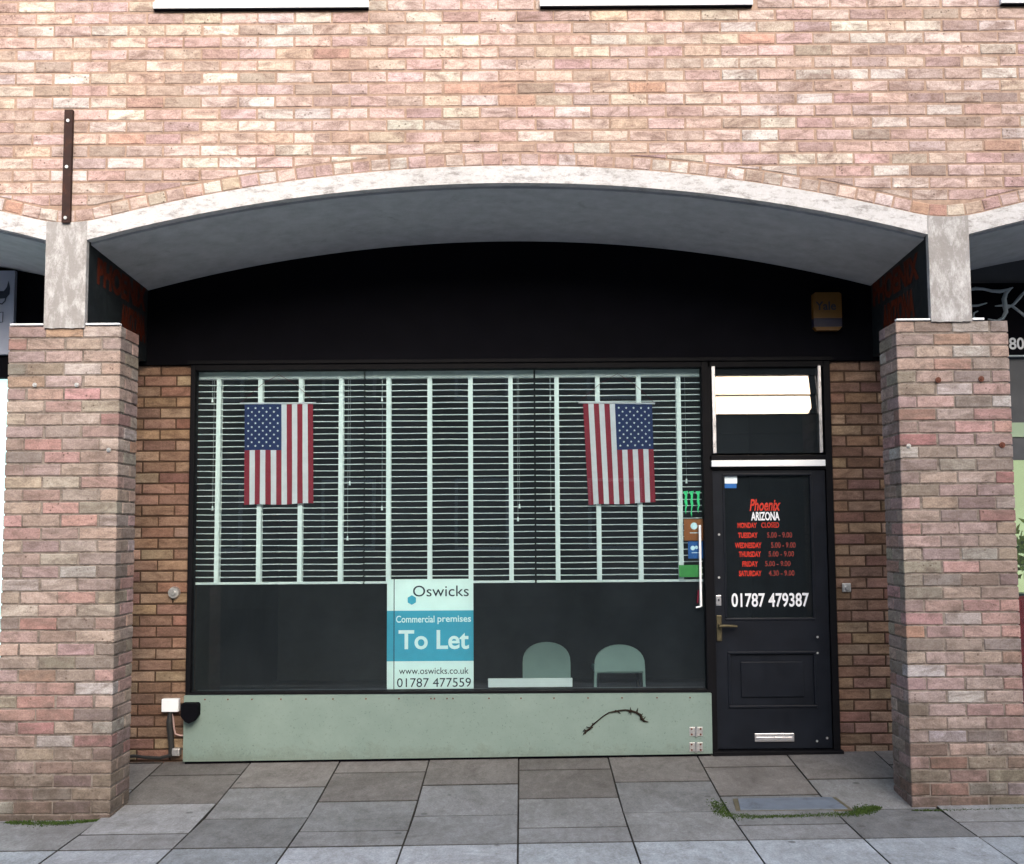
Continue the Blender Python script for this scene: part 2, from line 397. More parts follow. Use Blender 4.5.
# upper windows (world rectangles)
wz0=Z_(9.5,0,262)
WINS=[]
for a,b in ((155.5,368),(541,751)): WINS.append((X_(a,0,8),X_(b,0,8)))
wgap=WINS[1][0]-WINS[0][0]; ww=WINS[0][1]-WINS[0][0]
WINS.append((X_(1001,0,8),X_(1001,0,8)+ww)); WINS.append((WINS[0][0]-wgap,WINS[0][1]-wgap))
WH=1.12
CH=.0752; CL=.2255
zph=Z_(47,0,384)             # a bed joint seen in the photo
xph=X_(368.5,0,40)
wall=MB()
r0=int((zs-zph)/CH)-2; r1=int((ZTOP-zph)/CH)+1
for r in range(r0,r1):
    z0=zph+r*CH+.0055; z1=zph+(r+1)*CH-.0055
    if z1>ZTOP: continue
    sh=CL/2 if (r%2) else 0
    k0=int((-XE-xph)/CL)-1
    for k in range(k0,k0+int(2*XE/CL)+3):
        a=xph+sh+k*CL+.005+random.uniform(-.0025,.0025); b=xph+sh+(k+1)*CL-.005+random.uniform(-.0025,.0025)
        segs=[(a,b)]
        if z1>wz0-.01 and z0<wz0+WH:
            for w0,w1 in WINS:
                ns=[]
                for s0,s1 in segs:
                    if s1<w0 or s0>w1: ns.append((s0,s1)); continue
                    if s0<w0-.03: ns.append((s0,w0-.004))
                    if s1>w1+.03: ns.append((w1+.004,s1))
                segs=ns
        for s0,s1 in segs:
            poly=[(s0,z0),(s1,z0),(s1,z1),(s0,z1)]
            la,lb=extr(s0)+RING+.017,extr(s1)+RING+.017
            if z0<max(la,lb): poly=clip(poly,(s0,la),(s1,lb))
            if len(poly)<3: continue
            hh=max(p[1] for p in poly)-min(p[1] for p in poly)
            if hh<.012: continue
            brick(wall,poly,Vector((0,0,0)),VX,VZ,-VY,pick(PAL_F,.78))
wall.build('upper_wall',M_brick,bld)
ring=MB(); x=XC-P*1.2
s_=.1127
while x<XE:
    if x>-XE:
        z0=extr(x); sl=(extr(x+.01)-extr(x-.01))/.02; t=Vector((1,sl)).normalized(); nn=Vector((-t.y,t.x))
        c=Vector((x,z0)); w=.0515
        pts=[c-t*w+nn*.008,c+t*w+nn*.008,c+t*w+nn*(RING+.006),c-t*w+nn*(RING+.006)]
        brick(ring,[tuple(p) for p in pts],Vector((0,0,0)),VX,VZ,-VY,pick(PAL_F[:5]+PAL_F[7:],.74))
    x+=s_*(1/math.sqrt(1+((extr(x+.01)-extr(x-.01))/.02)**2))
ring.build('header_course',M_brick,bld)
mt=MB(); n_=236
for i in range(n_):
    a=-XE+2*XE*i/n_; b=-XE+2*XE*(i+1)/n_; mid=(a+b)/2
    iv=[(None,ZTOP)]
    for w0,w1 in WINS:
        if w0<mid<w1: iv=[(None,wz0),(wz0+WH,ZTOP)]
    for lo,hi in iv:
        la=extr(a)-.002 if lo is None else lo; lb=extr(b)-.002 if lo is None else lo
        mt.face([(a,.004,la),(b,.004,lb),(b,.004,hi),(a,.004,hi)])
mt.build('mortar_bed',M_mortar,bld)
# ribs: white painted concrete edge of each arch, soffits, columns, beams
def vault(c, name_side):
    rib=MB(); sf=MB(); n=64
    for i in range(n):
        d0=-HALF+2*HALF*i/n; d1=-HALF+2*HALF*(i+1)/n
        a,b=c+d0,c+d1
        if b<-XE or a>XE: continue
        y0=-.010
        rib.face([(a,y0,intr(d0)),(b,y0,intr(d1)),(b,y0,extr(b)),(a,y0,extr(a))])
        rib.face([(a,.06,intr(d0)),(b,.06,intr(d1)),(b,y0,intr(d1)),(a,y0,intr(d0))])
        rib.face([(a,y0,extr(a)),(b,y0,extr(b)),(b,.01,extr(b)),(a,.01,extr(a))])
        for k in range(4):
            ya=.06+(YB-.0)*k/4; yb=.06+(YB-.0)*(k+1)/4
            da=.012+.045*ya; db=.012+.045*yb
            sf.face([(a,yb,intr(d0)-db),(b,yb,intr(d1)-db),(b,ya,intr(d1)-da),(a,ya,intr(d0)-da)])
        sf.face([(a,.06,intr(d0)-.0147),(b,.06,intr(d1)-.0147),(b,.06,intr(d1)),(a,.06,intr(d0))])
    rib.build('arch_rib',M_rib,bld); sf.build('soffit',M_soffit,bld)
for c in (XC-P,XC,XC+P): vault(c,'')
zcb=Z_(327,0,66)
CXS=[XC-P/2,XC+P/2]
ZBEAM=Z_(357.5,YB,866)
for c in CXS:
    m_=MB(); a,b=c-COLW/2,c+COLW/2
    zb=zcb if c<0 else Z_(320.5,0,948)
    n=10
    for i in range(n):
        p,q=a+(b-a)*i/n,a+(b-a)*(i+1)/n
        j0=zb-.009+.003*math.sin(i*2.1)*math.sin(i*.7); j1=zb-.009+.003*math.sin((i+1)*2.1)*math.sin((i+1)*.7)
        m_.face([(p,-.014,j0),(q,-.014,j1),(q,-.014,extr(q)),(p,-.014,extr(p))])
        m_.face([(p,-.014,extr(p)),(q,-.014,extr(q)),(q,.03,extr(q)),(p,.03,extr(p))])
    m_.face([(a,.03,zb),(a,-.014,zb),(a,-.014,extr(a)),(a,.03,extr(a))]); m_.face([(b,-.014,zb),(b,.03,zb),(b,.03,extr(b)),(b,-.014,extr(b))])
    m_.build('concrete_column',M_col,bld)
    bm_=MB(); bm_.box(a+.003,b-.003,.032,.36,zb-.02,zs+.3); bm_.box(a+.003,b-.003,.36,YB+.1,ZBEAM,zs+.3)
    bo=bm_.build('cross_beam',M_beam,bld)
# blocks closing the building behind
bk=MB(); bk.box(-XE,XE,.25,9,ZTOP-.05,ZTOP+.1); bk.box(-XE,XE,8.9,9,0,ZTOP); bk.box(-XE-.1,-XE,YB,9,-.2,ZTOP); bk.box(XE,XE+.1,YB,9,-.2,ZTOP); bk.box(-XE,XE,YB+.1,8.9,3.55,3.65)
bk.box(-XE-.1,-XE,.0,YB,zs+.2,ZTOP); bk.box(XE,XE+.1,.0,YB,zs+.2,ZTOP)
bk.build('rear_walls',M_facing,bld)
cp=MB(); cp.box(-XE-.1,XE+.1,-.05,.3,ZTOP,ZTOP+.09,bev=.01); cp.build('coping',M_kerb,bld)
for w0,w1 in WINS:
    fr=MB(); t=.06; z0=wz0; z1=wz0+WH-.01
    for q in ((w0,w1,z0,z0+t),(w0,w1,z1-t,z1),(w0,w0+t,z0+t,z1-t),(w1-t,w1,z0+t,z1-t),((w0+w1)/2-.03,(w0+w1)/2+.03,z0+t,z1-t)):
        fr.box(q[0],q[1],-.02,.045,q[2],q[3],bev=.005)
    f=fr.build('upper_window',M_white,bld)
    sl=MB(); sl.box(w0-.008,w1+.008,-.030,.02,z0-.002,z0+.040,bev=.005); o=sl.build('sill',M_white,f)
    ld=MB(); ld.box(w0-.004,w1+.004,-.024,.02,z0-.008,z0-.0025); ld.build('sill_shadow',M_black,f)  # black strip painting the shadow beneath the sill
    pn=MB(); pn.box(w0+t,w1-t,.010,.014,z0+t,z1-t); pn.build('pane',M_upglass,f)
    rm=MB(); rm.box(w0+.01,w1-.01,.4,.42,z0,z1); rm.build('dark_room_sheet',M_greyp,f)  # dark sheet added in place of the unlit room behind
    for q in (o,) : pass
# ------------------------------------------------------------------ piers
PD=.335
ztp={0:Z_(325.5,0,66),1:Z_(320.5,0,950)}
pier_px=((4.5,120.8,330),(896,1007.4,330))
for side,(pa,pb,py) in enumerate(pier_px):
    a=X_(pa if side else 8.3,0,330); b=X_(pb,0,330)
    W=.668
    if side==0: a=b-W
    else: b=a+W
    zt=ztp[side]
    pier=thing('brick_pier',('worn brick pier left of the shop window with silver wall plugs near its top','worn brick pier right of the shop door with rusty bolts near its top')[side],'pier',((a+b)/2,0,0),'brick piers carrying the arcade')
    fr=MB(); rt={'l':MB(),'r':MB()}
    BW=(W-.0)/3
    nr=40
    for r in range(nr):
        z1=zt-r*.0750-.0045; z0=zt-(r+1)*.0750+.0055
        if z1<-.05: break
        low=max(0,1-(z0/.9)); k=.70-.15*low
        cells=[(0,1),(1,2),(2,3)] if r%2==(0 if side==0 else 1) else [(0,.5),(.5,1.5),(1.5,2.5),(2.5,3)]
        cols=[]
        for c0,c1 in cells:
            col=pick(PAL_P,k) if random.random()>.12 else pick(PAL_F,.5)
            cols.append(col)
            wig=random.uniform(-.006,.006)
            brick(fr,[(a+c0*BW+(.005 if c0>0 else 0)+(wig if c0>0 else 0),z0),(a+c1*BW-(.005 if c1<3 else 0),z0),(a+c1*BW-(.005 if c1<3 else 0),z1),(a+c0*BW+(.005 if c0>0 else 0)+(wig if c0>0 else 0),z1)],Vector((0,0,0)),VX,VZ,-VY,col,.004,.014,.0008)
        half=cells[0][1]!=1
        segs=[(0,.1),(.1,PD)] if not half else [(0,.22),(.22,PD)]
        for key,Xp,cc in (('l',a,cols[0]),('r',b,cols[-1])):
            for i,(s0,s1) in enumerate(segs):
                col=cc if i==0 else pick(PAL_P,k)
                y0=s0+(.005 if i else 0); y1=s1-(.005 if i==0 else 0)
                if key=='r': brick(rt[key],[(y0,z0),(y1,z0),(y1,z1),(y0,z1)],Vector((Xp,0,0)),VY,VZ,VX,col,.004,.014,.0008)
                else: brick(rt[key],[(-y1,z0),(-y0,z0),(-y0,z1),(-y1,z1)],Vector((Xp,0,0)),-VY,VZ,-VX,col,.004,.014,.0008)
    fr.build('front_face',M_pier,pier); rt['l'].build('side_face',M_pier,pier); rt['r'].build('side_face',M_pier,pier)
    co_=MB(); co_.box(a+.006,b-.006,.006,PD,-.15,zt-.003); co_.build('mortar_core',M_mortar_p,pier)
    lg=MB()
    cl,cr_=CXS[side]-COLW/2-.004,CXS[side]+COLW/2+.004
    if side==0:
        lg.box(a+.01,cl,-.012,.03,zt+.001,zt+.012,bev=.003); lg.build('white_capping',M_white,pier); lg=MB(); lg.box(cr_,b-.004,-.012,.03,zt+.001,zt+.012,bev=.003)
    else:
        lg.box(a+.003,cl,-.012,.03,zt+.001,zt+.012,bev=.003); lg.build('white_capping',M_white,pier); lg=MB(); lg.box(cr_,cr_+.07,-.012,.03,zt+.001,zt+.014,bev=.003)
    lg.build('white_capping',M_white,pier)
    plugs=((35,385,0),(77,385,0),(109,450,0)) if side==0 else ((938,380,1),(981,379,1),(908.5,446,0),(1002,445,1))
    for px,py_,ru in plugs:
        p=at(px,py_,0); q=MB(); q.cyl((p.x,-.008,p.z),(p.x,.004,p.z),.013 if not ru else .017,14); q.cyl((p.x,-.014,p.z),(p.x,-.006,p.z),.007,8)
        q.build('wall_plug' if not ru else 'rusty_bolt',M_zinc if not ru else M_rustbolt,pier)
# ------------------------------------------------------------------ side walls flanking the shopfront (behind the piers)
ZW=Z_(359,YB,160)
def wing(x0,x1,label,right):
    w=thing('brick_wall',label,'wall',((x0+x1)/2,YB,0),'brown brick walls between the shops')
    mb=MB(); O=Vector((0,YB,0))
    zt=Z_(365,YB,160)
    for r in range(45):
        z1=zt-r*.0752-.0055; z0=zt-(r+1)*.0752+.0055
        if z1<-.05: break
        edge=x0 if right else x1
        # alternate half brick at the opening
        w_=.2255; st=(.5 if r%2 else 1)*w_*.72 if False else (.15 if r%2 else .245)
        if right:
            cuts=[edge]; c=edge+(.105 if r%2 else .215)
            while c<x1: cuts.append(c); c+=w_
            cuts.append(x1)
        else:
            cuts=[edge]; c=edge-(.105 if r%2 else .215)
            while c>x0: cuts.append(c); c-=w_
            cuts.append(x0); cuts=cuts[::-1]
        for p,q in zip(cuts,cuts[1:]):
            if q-p<.03: continue
            brick(mb,[(p+.005,z0),(q-.005,z0),(q-.005,z1),(p+.005,z1)],O,VX,VZ,-VY,pick(PAL_W,.68))
    mb.build('brickwork',M_wing,w)
    c=MB(); c.box(x0,x1,YB+.008,YB+.22,-.15,ZBEAM-.002); c.build('mortar_core',M_mortar_d,w)
    return w
XWL=X_(188.5,YB,560); XWR=X_(834.5,YB,560)
wl=wing(XWL-.62,XWL,'brown brick wall between left pier and shop window with round silver fixing',False)
wr=wing(XWR,XWR+.62,'brown brick wall between shop door and right pier with small silver fixing',True)
for w,px,py in ((wl,174.5,592.5),(wr,846,587.5)):
    p=at(px,py,YB); q=MB(); 
    if w is wl: q.cyl((p.x,YB-.03,p.z),(p.x,YB,p.z),.036,18,.042); q.cyl((p.x,YB-.045,p.z),(p.x,YB-.028,p.z),.016,12)
    else: q.box(p.x-.03,p.x+.03,YB-.02,YB,p.z-.03,p.z+.03,bev=.006); q.cyl((p.x,YB-.04,p.z),(p.x,YB-.018,p.z),.014,12)
    q.build('silver_fixing',M_zinc,w)
# ------------------------------------------------------------------ shopfront
shop=thing('shopfront','black framed takeaway shopfront with mint green panel under its window','shopfront',(XC,YB,0))
YF=YB-.03                     # front of frames
YG=YB+.03                     # glass
ZF=Z_(362,YB-.05,512)
fa=MB(); fa.box(xl-.1,xr+.1,YB-.034,YB+.1,ZF,zc+.05); fa.build('fascia_board',M_black,shop)
fa=MB(); fa.box(XWL-.02,XWR+.02,YB-.045,YB-.0345,ZF,ZF+.025,bev=.003); fa.build('fascia_trim',M_frame,shop)
zwb=Z_(696.5,YF,450); zwt=Z_(370,YG,450); zgb=Z_(690,YG,450)
xm=X_(707,YF,450)              # mullion centre
xg0=X_(195.5,YG,500); xg1=X_(702.5,YG,500)
f=MB()
def fb(mb,x0,x1,z0,z1,y0=YF,y1=YB+.07,bev=.004): mb.box(x0,x1,y0,y1,z0,z1,bev=bev)
zdt=Z_(469,YF,770)
gz=G(XC,YB)
fb(f,XWL+.001,xg0,zgb,ZF+.01); fb(f,xg1,X_(712,YF,450),G(1.3,YB)-.02,ZF+.01); fb(f,xg0,xg1,zwt,ZF+.01); fb(f,XWL+.001,xg1,zwb-.02,zgb)
xd0=X_(712,YF,600); xd1=X_(829.5,YF,600)
fb(f,xd1+.002,XWR-.001,G(2.2,YB)-.02,ZF+.01); fb(f,xd0,xd1+.002,Z_(459,YF,770)-.004,Z_(455,YF,770)); fb(f,xd0,xd1+.002,Z_(367,YF,770),ZF+.01); fb(f,xd0,xd1+.002,zdt-.002,Z_(466.5,YF,770))
f.build('frame',M_frame,shop)
g=MB(); g.face([(xg0-.01,YG,zgb-.01),(xg1+.01,YG,zgb-.01),(xg1+.01,YG,zwt+.01),(xg0-.01,YG,zwt+.01)]); g.build('window_pane',M_glass,shop)
# stallriser
ZS0=G(-1,YB)-.03
sr_=MB(); xs0=X_(183.5,YB-.075,720); xs1=X_(712,YB-.075,720)
ztl=Z_(696,YB-.075,190); ztr=Z_(693.5,YB-.075,712)
sr_.prism([(xs0,G(xs0,YB)+.012),(xs1,G(xs1,YB)+.012),(xs1,ztr),(xs0,ztl)],YB-.075,YB+.05)
so=sr_.build('mint_panel',M_mint,shop,recalc=True)
b=MB(); b.box(xs0+.01,xs1-.01,YB-.06,YB+.04,-.1,G(xs0,YB)+.045); b.build('plinth',M_black,shop)
for i,px in enumerate((205,228,252,281,306,333,366,399,431,434.5,447,453,489,521,554,588,622,657,690)):
    p=at(px,699.5-(px-190)*.004,YB-.075); q=MB(); q.cyl((p.x,YB-.079,p.z),(p.x,YB-.07,p.z),.0055,8); o=q.build('screw',M_rustbolt,so)
for py in (731.5,747):
    q=MB(); p=at(696,py,YB-.075)
    q.box(p.x-.045,p.x-.005,YB-.080,YB-.073,p.z-.030,p.z+.030,bev=.002); q.box(p.x+.005,p.x+.045,YB-.080,YB-.073,p.z-.030,p.z+.030,bev=.002)
    q.cyl((p.x,YB-.085,p.z-.034),(p.x,YB-.085,p.z+.034),.007,8)
    for dx in (-.03,.03):
        for dz in (-.018,.018): q.cyl((p.x+dx,YB-.085,p.z+dz),(p.x+dx,YB-.078,p.z+dz),.0065,8,mi=1)
    q.build('hinge',[M_zinc,M_rustbolt],so)
# louvre transom
lz=[Z_(y,YB-.01,770) for y in (452.5,433,413.5,394,374.5,362)]
xq0=X_(711.5,YF,410); xq1=X_(822,YF,410)
for x0,x1 in ((X_(712,YF,400),X_(715.5,YF,400)),(X_(818.5,YF,400),X_(821.5,YF,400))):
    q=MB(); q.box(x0,x1,YF-.006,YF+.02,Z_(453,YF,770),Z_(366,YF,770),bev=.002)
    q.build('louvre_channel',M_alu,shop)
tl=[.3,1.2,9.5,9.5,3.0]
for i in range(5):
    z0,z1=lz[i],min(lz[i+1],ZF); h=(z1-z0)+.008; a=math.radians(tl[i])
    q=MB(); zz=(z0+z1)/2; 
    def RR(y,z): return (YB-.0+ y*math.cos(a)+z*math.sin(a), zz - y*math.sin(a)+z*math.cos(a))
    pts=[RR(-.0025,-h/2),RR(.0025,-h/2),RR(.0025,h/2),RR(-.0025,h/2)]
    x0,x1=X_(715.7,YF,400),X_(818.3,YF,400)
    A=[(x0,)+p for p in pts]; B=[(x1,)+p for p in pts]
    q.face(A); q.face(B[::-1])
    for k in range(4): q.face([A[k],B[k],B[(k+1)%4],A[(k+1)%4]])
    q.build('louvre_blade',M_louvre,shop,recalc=True)
q=MB(); q.box(X_(711,YF,463),X_(824.5,YF,463),YF-.03,YF+.002,Z_(466.3,YF-.03,770),Z_(460,YF-.03,770),bev=.004); q.build('weather_bar',M_white,shop)
# ------------------------------------------------------------------ door
YD=YB-.012
zdb=G((xd0+xd1)/2,YB)+.03
dr=MB()
dx0,dx1=xd0+.003,xd1-.003; dz0,dz1=zdb,zdt-.006
gx0,gx1,gz0,gz1=X_(723.5,YD,550),X_(814,YD,550),Z_(620.5,YD,770),Z_(473,YD,770)
px0,px1,pz0,pz1=X_(728,YD,680),X_(817,YD,680),Z_(708,YD,770),Z_(651,YD,770)
for q in ((dx0,gx0,gz0,dz1),(gx1,dx1,gz0,dz1),(gx0,gx1,gz1,dz1),(dx0,dx1,pz1,gz0),(dx0,px0,pz0,pz1),(px1,dx1,pz0,pz1),(dx0,dx1,dz0,pz0)):
    dr.box(q[0],q[1],YD,YD+.045,q[2],q[3])
door=dr.build('door',M_door,shop)
q=MB(); q.box(px0,px1,YD+.014,YD+.03,pz0,pz1)
t=.02
for a in ((px0,px1,pz0,pz0+t),(px0,px1,pz1-t,pz1),(px0,px0+t,pz0+t,pz1-t),(px1-t,px1,pz0+t,pz1-t)): q.box(a[0],a[1],YD-.008,YD+.013,a[2],a[3],bev=.007)
i_=.09
q.box(px0+i_,px1-i_,YD+.002,YD+.0135,pz0+i_*.8,pz1-i_*.8,bev=.008)
q.build('lower_panel',M_door,door)
q=MB()
t=.018
for a in ((gx0,gx1,gz0,gz0+t),(gx0,gx1,gz1-t,gz1),(gx0,gx0+t,gz0+t,gz1-t),(gx1-t,gx1,gz0+t,gz1-t)): q.box(a[0],a[1],YD-.005,YD+.02,a[2],a[3],bev=.006)
q.build('glazing_bead',M_door,door)
q=MB(); q.face([(gx0,YD+.021,gz0),(gx1,YD+.021,gz0),(gx1,YD+.021,gz1),(gx0,YD+.021,gz1)]); q.build('door_pane',M_doorglass,door)
q=MB(); hx=X_(719,YD,625); q.box(hx-.018,hx+.018,YD-.012,YD,Z_(641,YD,719),Z_(615,YD,719),bev=.006)
hz=Z_(625.5,YD,719); q.cyl((hx,YD-.05,hz),(hx,YD-.01,hz),.010,12); q.tube([(hx-.004,YD-.05,hz),(hx+.04,YD-.055,hz+.002),(hx+.115,YD-.048,hz-.003)],[.011,.010,.008],10)
q.build('handle',M_brass,door)
q=MB(); a=at(718.5,600.5,YD); q.box(a.x-.018,a.x+.018,YD-.008,YD,a.z-.036,a.z+.036,bev=.004); q.cyl((a.x,YD-.013,a.z+.008),(a.x,YD-.007,a.z+.008),.010,12); q.box(a.x-.004,a.x+.004,YD-.0135,YD-.013,a.z-.004,a.z+.012,mi=1)
q.build('lock_plate',[M_alu,M_black],door)
q=MB(); q.box(X_(754.5,YD,737),X_(794,YD,737),YD-.012,YD,Z_(741.5,YD,774),Z_(733,YD,774),bev=.004); q.box(X_(756,YD,737),X_(792.5,YD,737),YD-.016,YD-.011,Z_(740,YD,774),Z_(736.6,YD,774),bev=.003)
q.build('letter_plate',M_alu,door)
for px,py in ((719,534.5),(719,577.5),(817.5,637),(817.5,653),(817,741),(827,738)):
    a=at(px,py,YD); q=MB(); q.cyl((a.x,YD-.004,a.z),(a.x,YD+.002,a.z),.008,8); q.build('screw',M_zinc,door)
q=MB(); q.box(xd0-.02,xd1+.06,YB-.07,YB+.1,G(xd0,YB)-.05,zdb-.008,bev=.006); q.build('threshold',M_frame,shop)
# ------------------------------------------------------------------ lettering helper
def lettering(txt, x0,x1,z0,z1, Y, mat, parent, name='lettering', bold=0.0, shear=0.0, plane='front', ex=.0006, label=None, X=None):
    cu=bpy.data.curves.new('t','FONT'); cu.body=txt; cu.offset=bold; cu.shear=shear; cu.resolution_u=4; cu.extrude=0
    ob=bpy.data.objects.new('t',cu); C.objects.link(ob)
    dg=bpy.context.evaluated_depsgraph_get(); dg.update()
    me=bpy.data.meshes.new_from_object(ob.evaluated_get(dg)); bpy.data.objects.remove(ob); bpy.data.curves.remove(cu)
    xs=[v.co.x for v in me.vertices]; ys=[v.co.y for v in me.vertices]
    ax,bx,ay,by=min(xs),max(xs),min(ys),max(ys)
    bm=bmesh.new(); bm.from_mesh(me)
    r=bmesh.ops.extrude_face_region(bm,geom=bm.faces[:]); 
    for v in [g for g in r['geom'] if isinstance(g,bmesh.types.BMVert)]: v.co.z+=1
    for v in bm.verts:
        u=(v.co.x-ax)/(bx-ax); w=(v.co.y-ay)/(by-ay); d=v.co.z*ex
        if plane=='front': v.co=Vector((x0+(x1-x0)*u, Y-d, z0+(z1-z0)*w))
        elif plane=='right': v.co=Vector((X+d, x0+(x1-x0)*u, z0+(z1-z0)*w))      # on a face looking to +X
        else: v.co=Vector((X-d, x0+(x1-x0)*u, z0+(z1-z0)*w))
    bmesh.ops.recalc_face_normals(bm,faces=bm.faces)
    for f_ in bm.faces: f_.smooth=False
    bm.to_mesh(me); bm.free(); me.materials.clear(); me.materials.append(mat); me.name=name
    o=bpy.data.objects.new(name,me); C.objects.link(o)
    if parent: put(o,parent)
    if label: o['label']=label
    return o
def T(txt,a,b,top,bot,Y,mat,parent,**k):
    mx=(a+b)/2; return lettering(txt,X_(a,Y,(top+bot)/2),X_(b,Y,(top+bot)/2),Z_(bot,Y,mx),Z_(top,Y,mx),Y,mat,parent,**k)
YT=YD+.0205
T('Phoenix',749.5,791-10.5,499,511,YT,M_redtext,door,bold=.025,shear=.25)
T('ARIZONA',751,779.5,511.8,520.5,YT,M_whitetext,door,bold=.03)
rows=[('MONDAY',737.5,756.8,'CLOSED',761.3,779,522.6,528),('TUESDAY',738,757.6,'5.00 - 9.00',767,792,532.5,538),('WEDNESDAY',735,761.5,'5.00 - 9.00',771,795.5,542.5,548.2),
('THURSDAY',738.8,761,'5.00 - 9.00',768.5,794,551.4,557),('FRIDAY',742.4,758,'5.00 - 9.00',765,790.5,561.2,566.6),('SATURDAY',739,761.6,'4.30 - 9.00',768.6,794.5,570.6,576.2)]
for a,x0,x1,b_,x2,x3,t0,t1 in rows:
    T(a,x0,x1,t0,t1,YT,M_redtext,door,bold=.034)
    T(b_,x2,x3,t0-.3,t1-.3,YT,M_redtext2 if b_!='CLOSED' else M_redtext,door,bold=.02)
T('01787 479387',731.5,809,593,607,YT,M_whitetext,door,bold=.02)
# ------------------------------------------------------------------ interior
def room(name,x0,x1,y0,y1,z0,z1,mw=M_room,mf=M_roomfloor,back=None):
    q=MB(); q.face([(x0,y1,z0),(x1,y1,z0),(x1,y1,z1),(x0,y1,z1)]); q.face([(x0,y0,z0),(x0,y1,z0),(x0,y1,z1),(x0,y0,z1)]); q.face([(x1,y0,z0),(x1,y0,z1),(x1,y1,z1),(x1,y1,z0)]); q.face([(x0,y0,z1),(x0,y1,z1),(x1,y1,z1),(x1,y0,z1)])
    q.face([(x0,y0,z0),(x1,y0,z0),(x1,y1,z0),(x0,y1,z0)],mi=1)
    o=q.build(name,[mw,mf]); tag(o,kind='structure'); return o
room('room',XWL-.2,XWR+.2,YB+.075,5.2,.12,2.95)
# sill inside
sl=MB(); sl.box(xg0,xg1,YG+.02,YG+.16,zgb-.05,zgb-.008); sl.build('inner_sill',M_greyp,shop)
# chairs
def chair(px,label,Y,w,top,slot):
    X=X_(px,Y,660); f0=.12; ch=thing('chair',label,'chair',(X,Y,f0),'pale chairs inside the window')
    zt=Z_(top,Y,px); zb=zt-.32; n=16; bk=MB()
    def prof(i):
        a=math.pi*i/n; return (X-w/2*math.cos(a)*(1), zt-.16+.16*math.sin(a)**.8)
    outer=[(X-w/2,zb)]+[prof(i) for i in range(n+1)]+[(X+w/2,zb)]
    if not slot:
        bk.prism(outer[::-1],Y-.012,Y+.012)
        bk.build('backrest',M_chair,ch,recalc=True)
    else:
        z2=zt-.20; up=[(p[0],max(p[1],z2)) for p in outer]
        up=[(X-w/2+.0,z2)]+[prof(i) for i in range(n+1) if prof(i)[1]>z2]+[(X+w/2,z2)]
        bk.prism(up[::-1],Y-.012,Y+.012); bk.build('backrest',M_chair,ch,recalc=True)
        for s in (-1,1):
            q=MB(); q.tube([(X+s*(w/2-.01),Y,z2+.02),(X+s*(w/2-.005),Y,zb)],.012,8); q.build('back_post',M_chair,ch)
    se=MB(); se.box(X-w/2,X+w/2,Y,Y+.40,f0+.43,f0+.46,bev=.012); se.build('seat',M_chair,ch)
    for sx in (-1,1):
        for sy in (0,1):
            q=MB(); q.tube([(X+sx*(w/2-.03),Y+.02+sy*.34,f0+.43),(X+sx*(w/2),Y+.0+sy*.38,f0)],.012,8); q.build('leg',M_darkmetal,ch)
    return ch
chair(546.5,'pale mint chair inside the window, plain rounded back, behind the white strip',2.3,.37,642,False)
chair(619.5,'pale mint chair inside the window, open below its rounded back, right of the white strip',2.05,.38,644.5,True)
# white strip on the sill
q=MB(); q.box(X_(488,YG+.03,683),X_(572.5,YG+.03,683),YG+.03,YG+.06,Z_(687.3,YG+.03,530),Z_(678.5,YG+.03,530),bev=.004)
tag(q.build('leaflet_box',M_white),'long low white box lying inside the window beside the To Let board','box')
